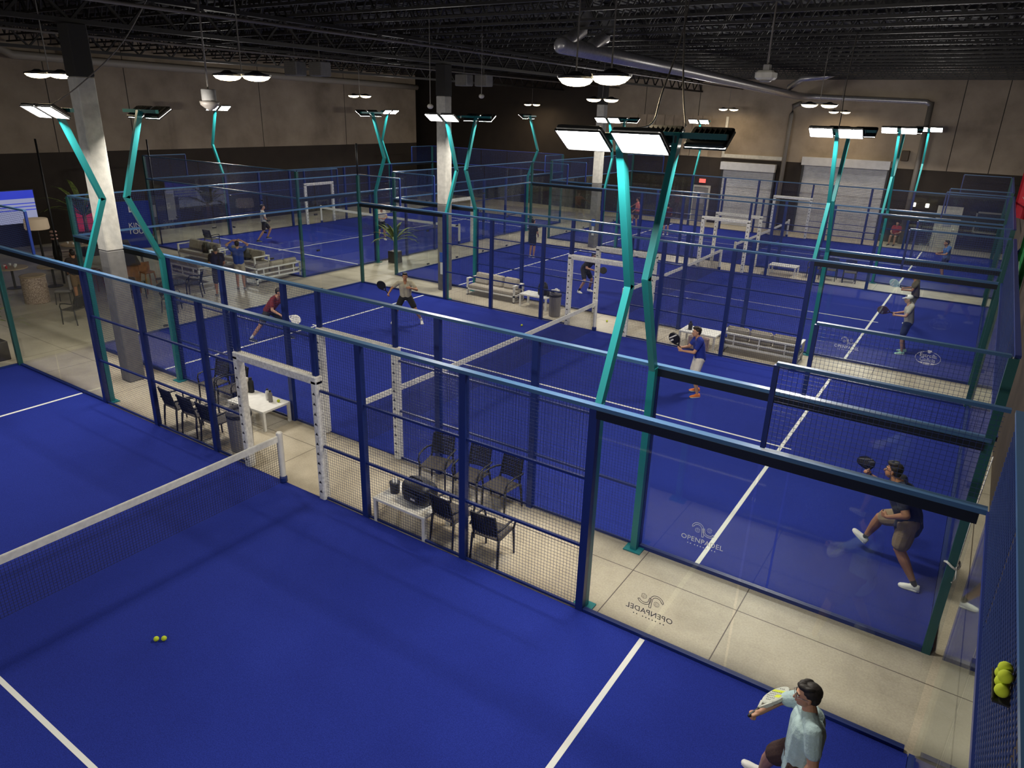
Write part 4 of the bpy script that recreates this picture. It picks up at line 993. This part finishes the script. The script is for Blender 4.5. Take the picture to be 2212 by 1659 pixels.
# lamp, fridge, banners, screen
t = thing('table_lamp', 'lamp with a wide cream drum shade against the black wall', 'lamp', (-22.4, 6.3, 0)); MB().cone((0, 0, 0), (0, 0, 1.35), .05, .03).build('stand', M['dark'], t)
MB().lathe([(.42, 1.35), (.44, 1.4), (.42, 1.75), (.4, 1.77)], n=28).build('lamp_shade', mat('shade_cream', (.55, .45, .32), .8, emit=(1, .75, .5), es=.15), t, True)
t = thing('vase', 'striped dark and pink vase beside the drum-shaded lamp', 'vase', (-21.7, 6.55, 0)); MB().lathe([(.12, 0), (.16, .4), (.1, 1.0), (.06, 1.2)], n=20).build('vase_body', M['black'], t, True)
for z in (.98, 1.12, 1.26): MB().lathe([(.1, z), (.14, z+.03), (.1, z+.07)], n=16).build('stripe', mat('vase_pink', (.5, .3, .25), .5), t, True)
t = thing('display_fridge', 'drinks display fridge glowing red inside at the left', 'fridge', (-24.6, 9.5, 0), D(60)); MB().box(-.6, -.35, 0, .6, .35, 2.0).build('fridge_body', M['bin'], t)
MB().box(-.5, -.37, .25, .5, -.35, 1.85).build('fridge_door', mat('red_glow', (.25, .02, .04), .5, emit=(.5, .02, .05), es=.5), t)
b = MB()
for k in range(5): b.box(-.5, -.375, .5+k*.27, .5, -.37, .52+k*.27)
b.build('shelf', M['bin'], t)
t = thing('standing_banner', 'blue banner reading KING TOUR standing behind the concrete column', 'banner', (-22.6, 10.35, 0), PI/2-.35); MB().box(-.75, -.02, 0, .75, .02, 2.1).build('panel', cloth('banner_blue', (.02, .04, .3)), t)
for tx, z, s_ in (('KING', .95, .3), ('TOUR', .66, .3)):
    me = text_mesh(tx, s_, .004); me.materials.clear(); me.materials.append(M['logo']); o = put('lettering', me, t, (.15, -.025, z)); o.rotation_euler = (PI/2, 0, 0)
o = MB().box(-.11, -.028, 1.62, .09, -.022, 1.88).build('emblem', M['logo'], t); MB().box(-.06, -.03, 1.7, .04, -.0285, 1.83).build('emblem_hole', M['navy_turf'], o)
t = thing('ornament', 'white lobed ornament on a dark stand beside the fridge', 'ornament', (-23.6, 9.9, 0)); MB().lathe([(.2, .9), (.28, 1.0), (.15, 1.35), (.08, 1.6), (.12, 1.7), (.02, 1.8)], n=18).build('ornament_body', M['white'], t, True)
MB().cone((0, 0, 0), (0, 0, .9), .05).build('stand', M['dark'], t)
t = thing('wall_screen', 'large screen with blue and white table of results on the black wall, left edge', 'screen', (XL+.12, 6.4, 1.75)); MB().box(-.06, -1.9, -.75, 0, 1.75, .75).build('screen_body', M['black'], t)
scr = MB(); scr.box(0, -1.85, -.7, .01, 1.7, .7); scr.build('screen_panel', mat('screen_white', (.1, .1, .12), .5, emit=(.45, .48, .75), es=.55), t)
b = MB(); b.box(.01, -1.85, .35, .014, 1.7, .7).box(.01, -1.85, .12, .014, 1.7, .16).box(.01, -1.85, -.02, .014, 1.7, .02).box(.01, -1.85, -.16, .014, 1.7, -.12)
b.build('screen_bars', mat('screen_blue', (.02, .03, .2), .5, emit=(.03, .05, .55), es=.8), t)
# items on the black left wall beyond the lounge
def wallitem(nm, label, cat, y0, y1, z0, z1, m):
    hbox(nm, label, cat, XL, y0, z0, XL+.06, y1, z1, m, .01)
wallitem('wall_poster', 'tall pale poster on the black left wall', 'poster', 14.35, 14.85, .45, 1.95, M['bin'])
wallitem('wall_notice', 'small pale notice left of the tall poster', 'notice', 13.5, 13.75, .7, 1.3, M['bin'])
wallitem('wall_panel', 'grey panel on the black left wall behind the crosswise court', 'panel', 18.0, 18.7, .4, 1.5, M['dark'])
for i, (y, lb) in enumerate([(-1.5, 'nearest'), (12.2, 'second'), (20.4, 'farthest')]):
    pass
# thin rods standing up from walls: dark conduit poles
for x, y, z1, lb in [(-18.1, 5.0, 5.0, 'thin dark conduit pole left of the first teal mast'), (-22.5, 11.5, 4.7, 'thin dark pole at the near left corner of the crosswise court'), (-10.03, 12.05, 5.1, 'thin dark pole above the far left corner of the second court')]:
    tag(MB().cone((x, y, 0 if x < -15 else 4), (x, y, z1), .035, n=8).build('conduit_pole', M['black'], None, True), lb, 'pole')
# ------------------------------------------------------------ hanging things
def hanging(nm, label, cat, p, kind):
    t = thing(nm, label, cat, p); MB().cone((0, 0, .12), (0, 0, ZC-p[2]), .02, n=8).build('drop_rod', M['pipe'], t, True)
    if kind == 'proj':
        MB().bbox(-.2, -.16, -.1, .2, .16, .08, .04).build('housing', M['column'], t); MB().cone((0, 0, -.14), (0, 0, -.1), .1, .14, n=16).build('dome', M['bin'], t, True)
        MB().bbox(-.07, -.07, .08, .07, .07, .2, .01).build('bracket', M['bin'], t)
    else:
        MB().lathe([(.15, 0), (.16, .02), (.16, .24), (.15, .26)], n=20).build('housing', M['column_low'], t, True); MB().lathe([(.22, 0), (.2, -.08), (.1, -.16), (.03, -.2)], n=20).build('dome', M['pipe'], t, True)
    return t
hanging('hanging_camera', 'box-shaped camera hanging on a rod from the ceiling at the upper right', 'camera', (4.92, 9.25, 7.2), 'proj')
hanging('hanging_speaker', 'round speaker hanging on a long rod left of centre', 'speaker', (-6.1, 3.6, 6.35), 'spk')
for p, lb in (((-4.65, 9.77, 6.4), 'small white sensor hanging on a cord left of the second column'), ((-4.66, 12.29, 6.75), 'small white sensor hanging on a cord right of the second column')):
    t = thing('hanging_sensor', lb, 'sensor', p); MB().cone((0, 0, .05), (0, 0, ZC-p[2]), .012, n=6).build('cord', M['pipe'], t); MB().ell((0, 0, 0), (.09, .09, .07), n=14).build('sensor_body', M['column'], t, True)
def cable(pts, label):
    P = []; pts = [V(p) for p in pts]
    for i in range(len(pts)-1):
        p0 = pts[max(i-1, 0)]; p1, p2 = pts[i], pts[i+1]; p3 = pts[min(i+2, len(pts)-1)]
        for k in range(6):
            u = k/6; P.append(.5*((2*p1)+(p2-p0)*u+(2*p0-5*p1+4*p2-p3)*u*u+(3*p1-p0-3*p2+p3)*u**3))
    P.append(pts[-1]); return tag(MB().tube(P, .012, 6).build('power_cable', M['pipe'], None, True), label, 'cable', 'power cables from the roof to the masts')
cable([(5.6, 2.9, 8.5), (5.62, 2.6, 7.4), (5.7, 1.9, 6.6), (5.9, 1.2, 6.25), (6.0, .3, 6.2)], 'thin cable sagging from the roof to the nearest glowing mast')
cable([(5.2, 3.6, 8.5), (5.35, 3.3, 7.6), (5.7, 2.6, 6.7), (5.98, 2.1, 6.22)], 'thin cable sagging from the roof to the mast with unlit backs')
cable([(-5.8, 2.4, 8.5), (-5.85, 1.6, 7.4), (-5.95, .7, 6.6), (-6, .1, 6.2)], 'thin cable dropping from the roof to the left mast of the nearest court')
cable([(5.6, 14.6, 8.5), (5.7, 13.8, 7.2), (5.9, 12.8, 6.5), (6.0, 12.2, 6.2)], 'thin cable dropping from the roof to the right mast of the second court')
# ceiling heaters near the left wall
for x, y, lb in ((-13.5, 12.5, 'left of two pale boxes under the ceiling, left of centre'), (-12.6, 12.9, 'right of two pale boxes under the ceiling, left of centre'), (-12.0, 21, 'left of two slatted boxes under the ceiling behind the second column'), (-11.1, 21.3, 'right of two slatted boxes under the ceiling behind the second column')):
    t = thing('unit_heater', lb, 'heater', (x, y, 7.35)); MB().bbox(-.35, -.25, 0, .35, .25, .5, .03).build('housing', M['column_low'], t)
    b = MB()
    for k in range(6): b.box(-.28, -.27, .06+k*.07, .28, -.25, .09+k*.07)
    b.build('louvres', M['pipe'], t); MB().cone((0, 0, .5), (0, 0, 1.95), .015).build('hanger', M['pipe'], t)
# banners on the right-hand wall
def flag(label, pts, m, extra=None):
    t = thing('hanging_banner', label, 'banner', (0, 0, 0)); b = MB(); n = 8; F = []; Bk = []
    (x0, y0, zt0), (x1, y1, zt1), (zb0), (zb1) = pts
    for i in range(n+1):
        u = i/n; x = x0+(x1-x0)*u; y = y0+(y1-y0)*u+.05*math.sin(u*9); zt = zt0+(zt1-zt0)*u; zb = zb0+(zb1-zb0)*u
        F.append((x, y, zt, zb))
    b.loft([[(x, y-.006, zb), (x, y+.006, zb), (x, y+.006, zt), (x, y-.006, zt)] for x, y, zt, zb in F]).build('banner_cloth', m, t)
    b = MB().beam((x0, y0, zt0+.02), (XR-.005, y1, zt1+.02), .03); b.build('banner_rail', M['dark'], t)
    if extra: extra(t)
def red_extra(t):
    b = MB(); b.beam((10.3, 21.9, 4.9), (10.75, 21.9, 4.1), .07, .01).beam((10.5, 21.9, 5.2), (10.9, 21.9, 4.8), .07, .01).beam((10.25, 21.9, 4.2), (10.5, 21.9, 3.9), .05, .01); b.build('white_marks', M['line'], t)
def green_extra(t):
    b = MB(); b.beam((10.4, 15.9, 3.0), (10.6, 15.9, 2.0), .06, .01).beam((10.6, 15.9, 3.6), (10.9, 15.9, 3.1), .06, .01); b.build('white_marks', M['line'], t)
flag('red banner with white marks hanging beside the right wall', ((10.1, 22, 5.6), (10.6, 22, 5.7), 3.55, 3.45), M['red'], red_extra)
flag('green banner with white marks hanging beside the right wall', ((10.35, 16, 3.7), (10.6, 16, 3.9), 2.1, 1.5), M['green'], green_extra)
flag('small blue pennant left of the green banner', ((10.17, 16.3, 3.0), (10.4, 16.3, 3.35), 2.45, 2.6), cloth('pennant_blue', (.03, .06, .3)))
# rope tied round the corner post of the second court
t = thing('rope', 'white rope knotted round the green corner post of the second court', 'rope', (10.03, 1.95, 1.35)); MB().tube([(.08*math.cos(a), .08*math.sin(a), .03*math.sin(2*a)) for a in [k*PI/6 for k in range(13)]], .014, 6).build('knot', M['padding'], t, True)
MB().tube([(.05, -.05, 0), (.07, -.12, -.12), (.04, -.1, -.2)], .01, 6).build('loose_end', M['padding'], t, True); MB().tube([(.05, -.05, 0), (.03, -.4, .8), (0, -1.1, 1.9)], .006, 6).build('taut_line', M['padding'], t, True)
# screen mesh strip of small blue tags on two columns
for y, lb in ((12.96, 'small blue and white sign on the column left of the first sofa'), (24.9, 'small blue and white sign on the farthest column')):
    t = thing('column_sign', lb, 'sign', (-6.85, y, 1.0)); MB().box(-.1, -.02, .1, .1, 0, .45).build('blue_plate', cloth('sign_blue', (.03, .1, .45)), t); MB().box(-.06, -.03, -.35, .06, 0, .08).build('white_plate', M['line'], t)
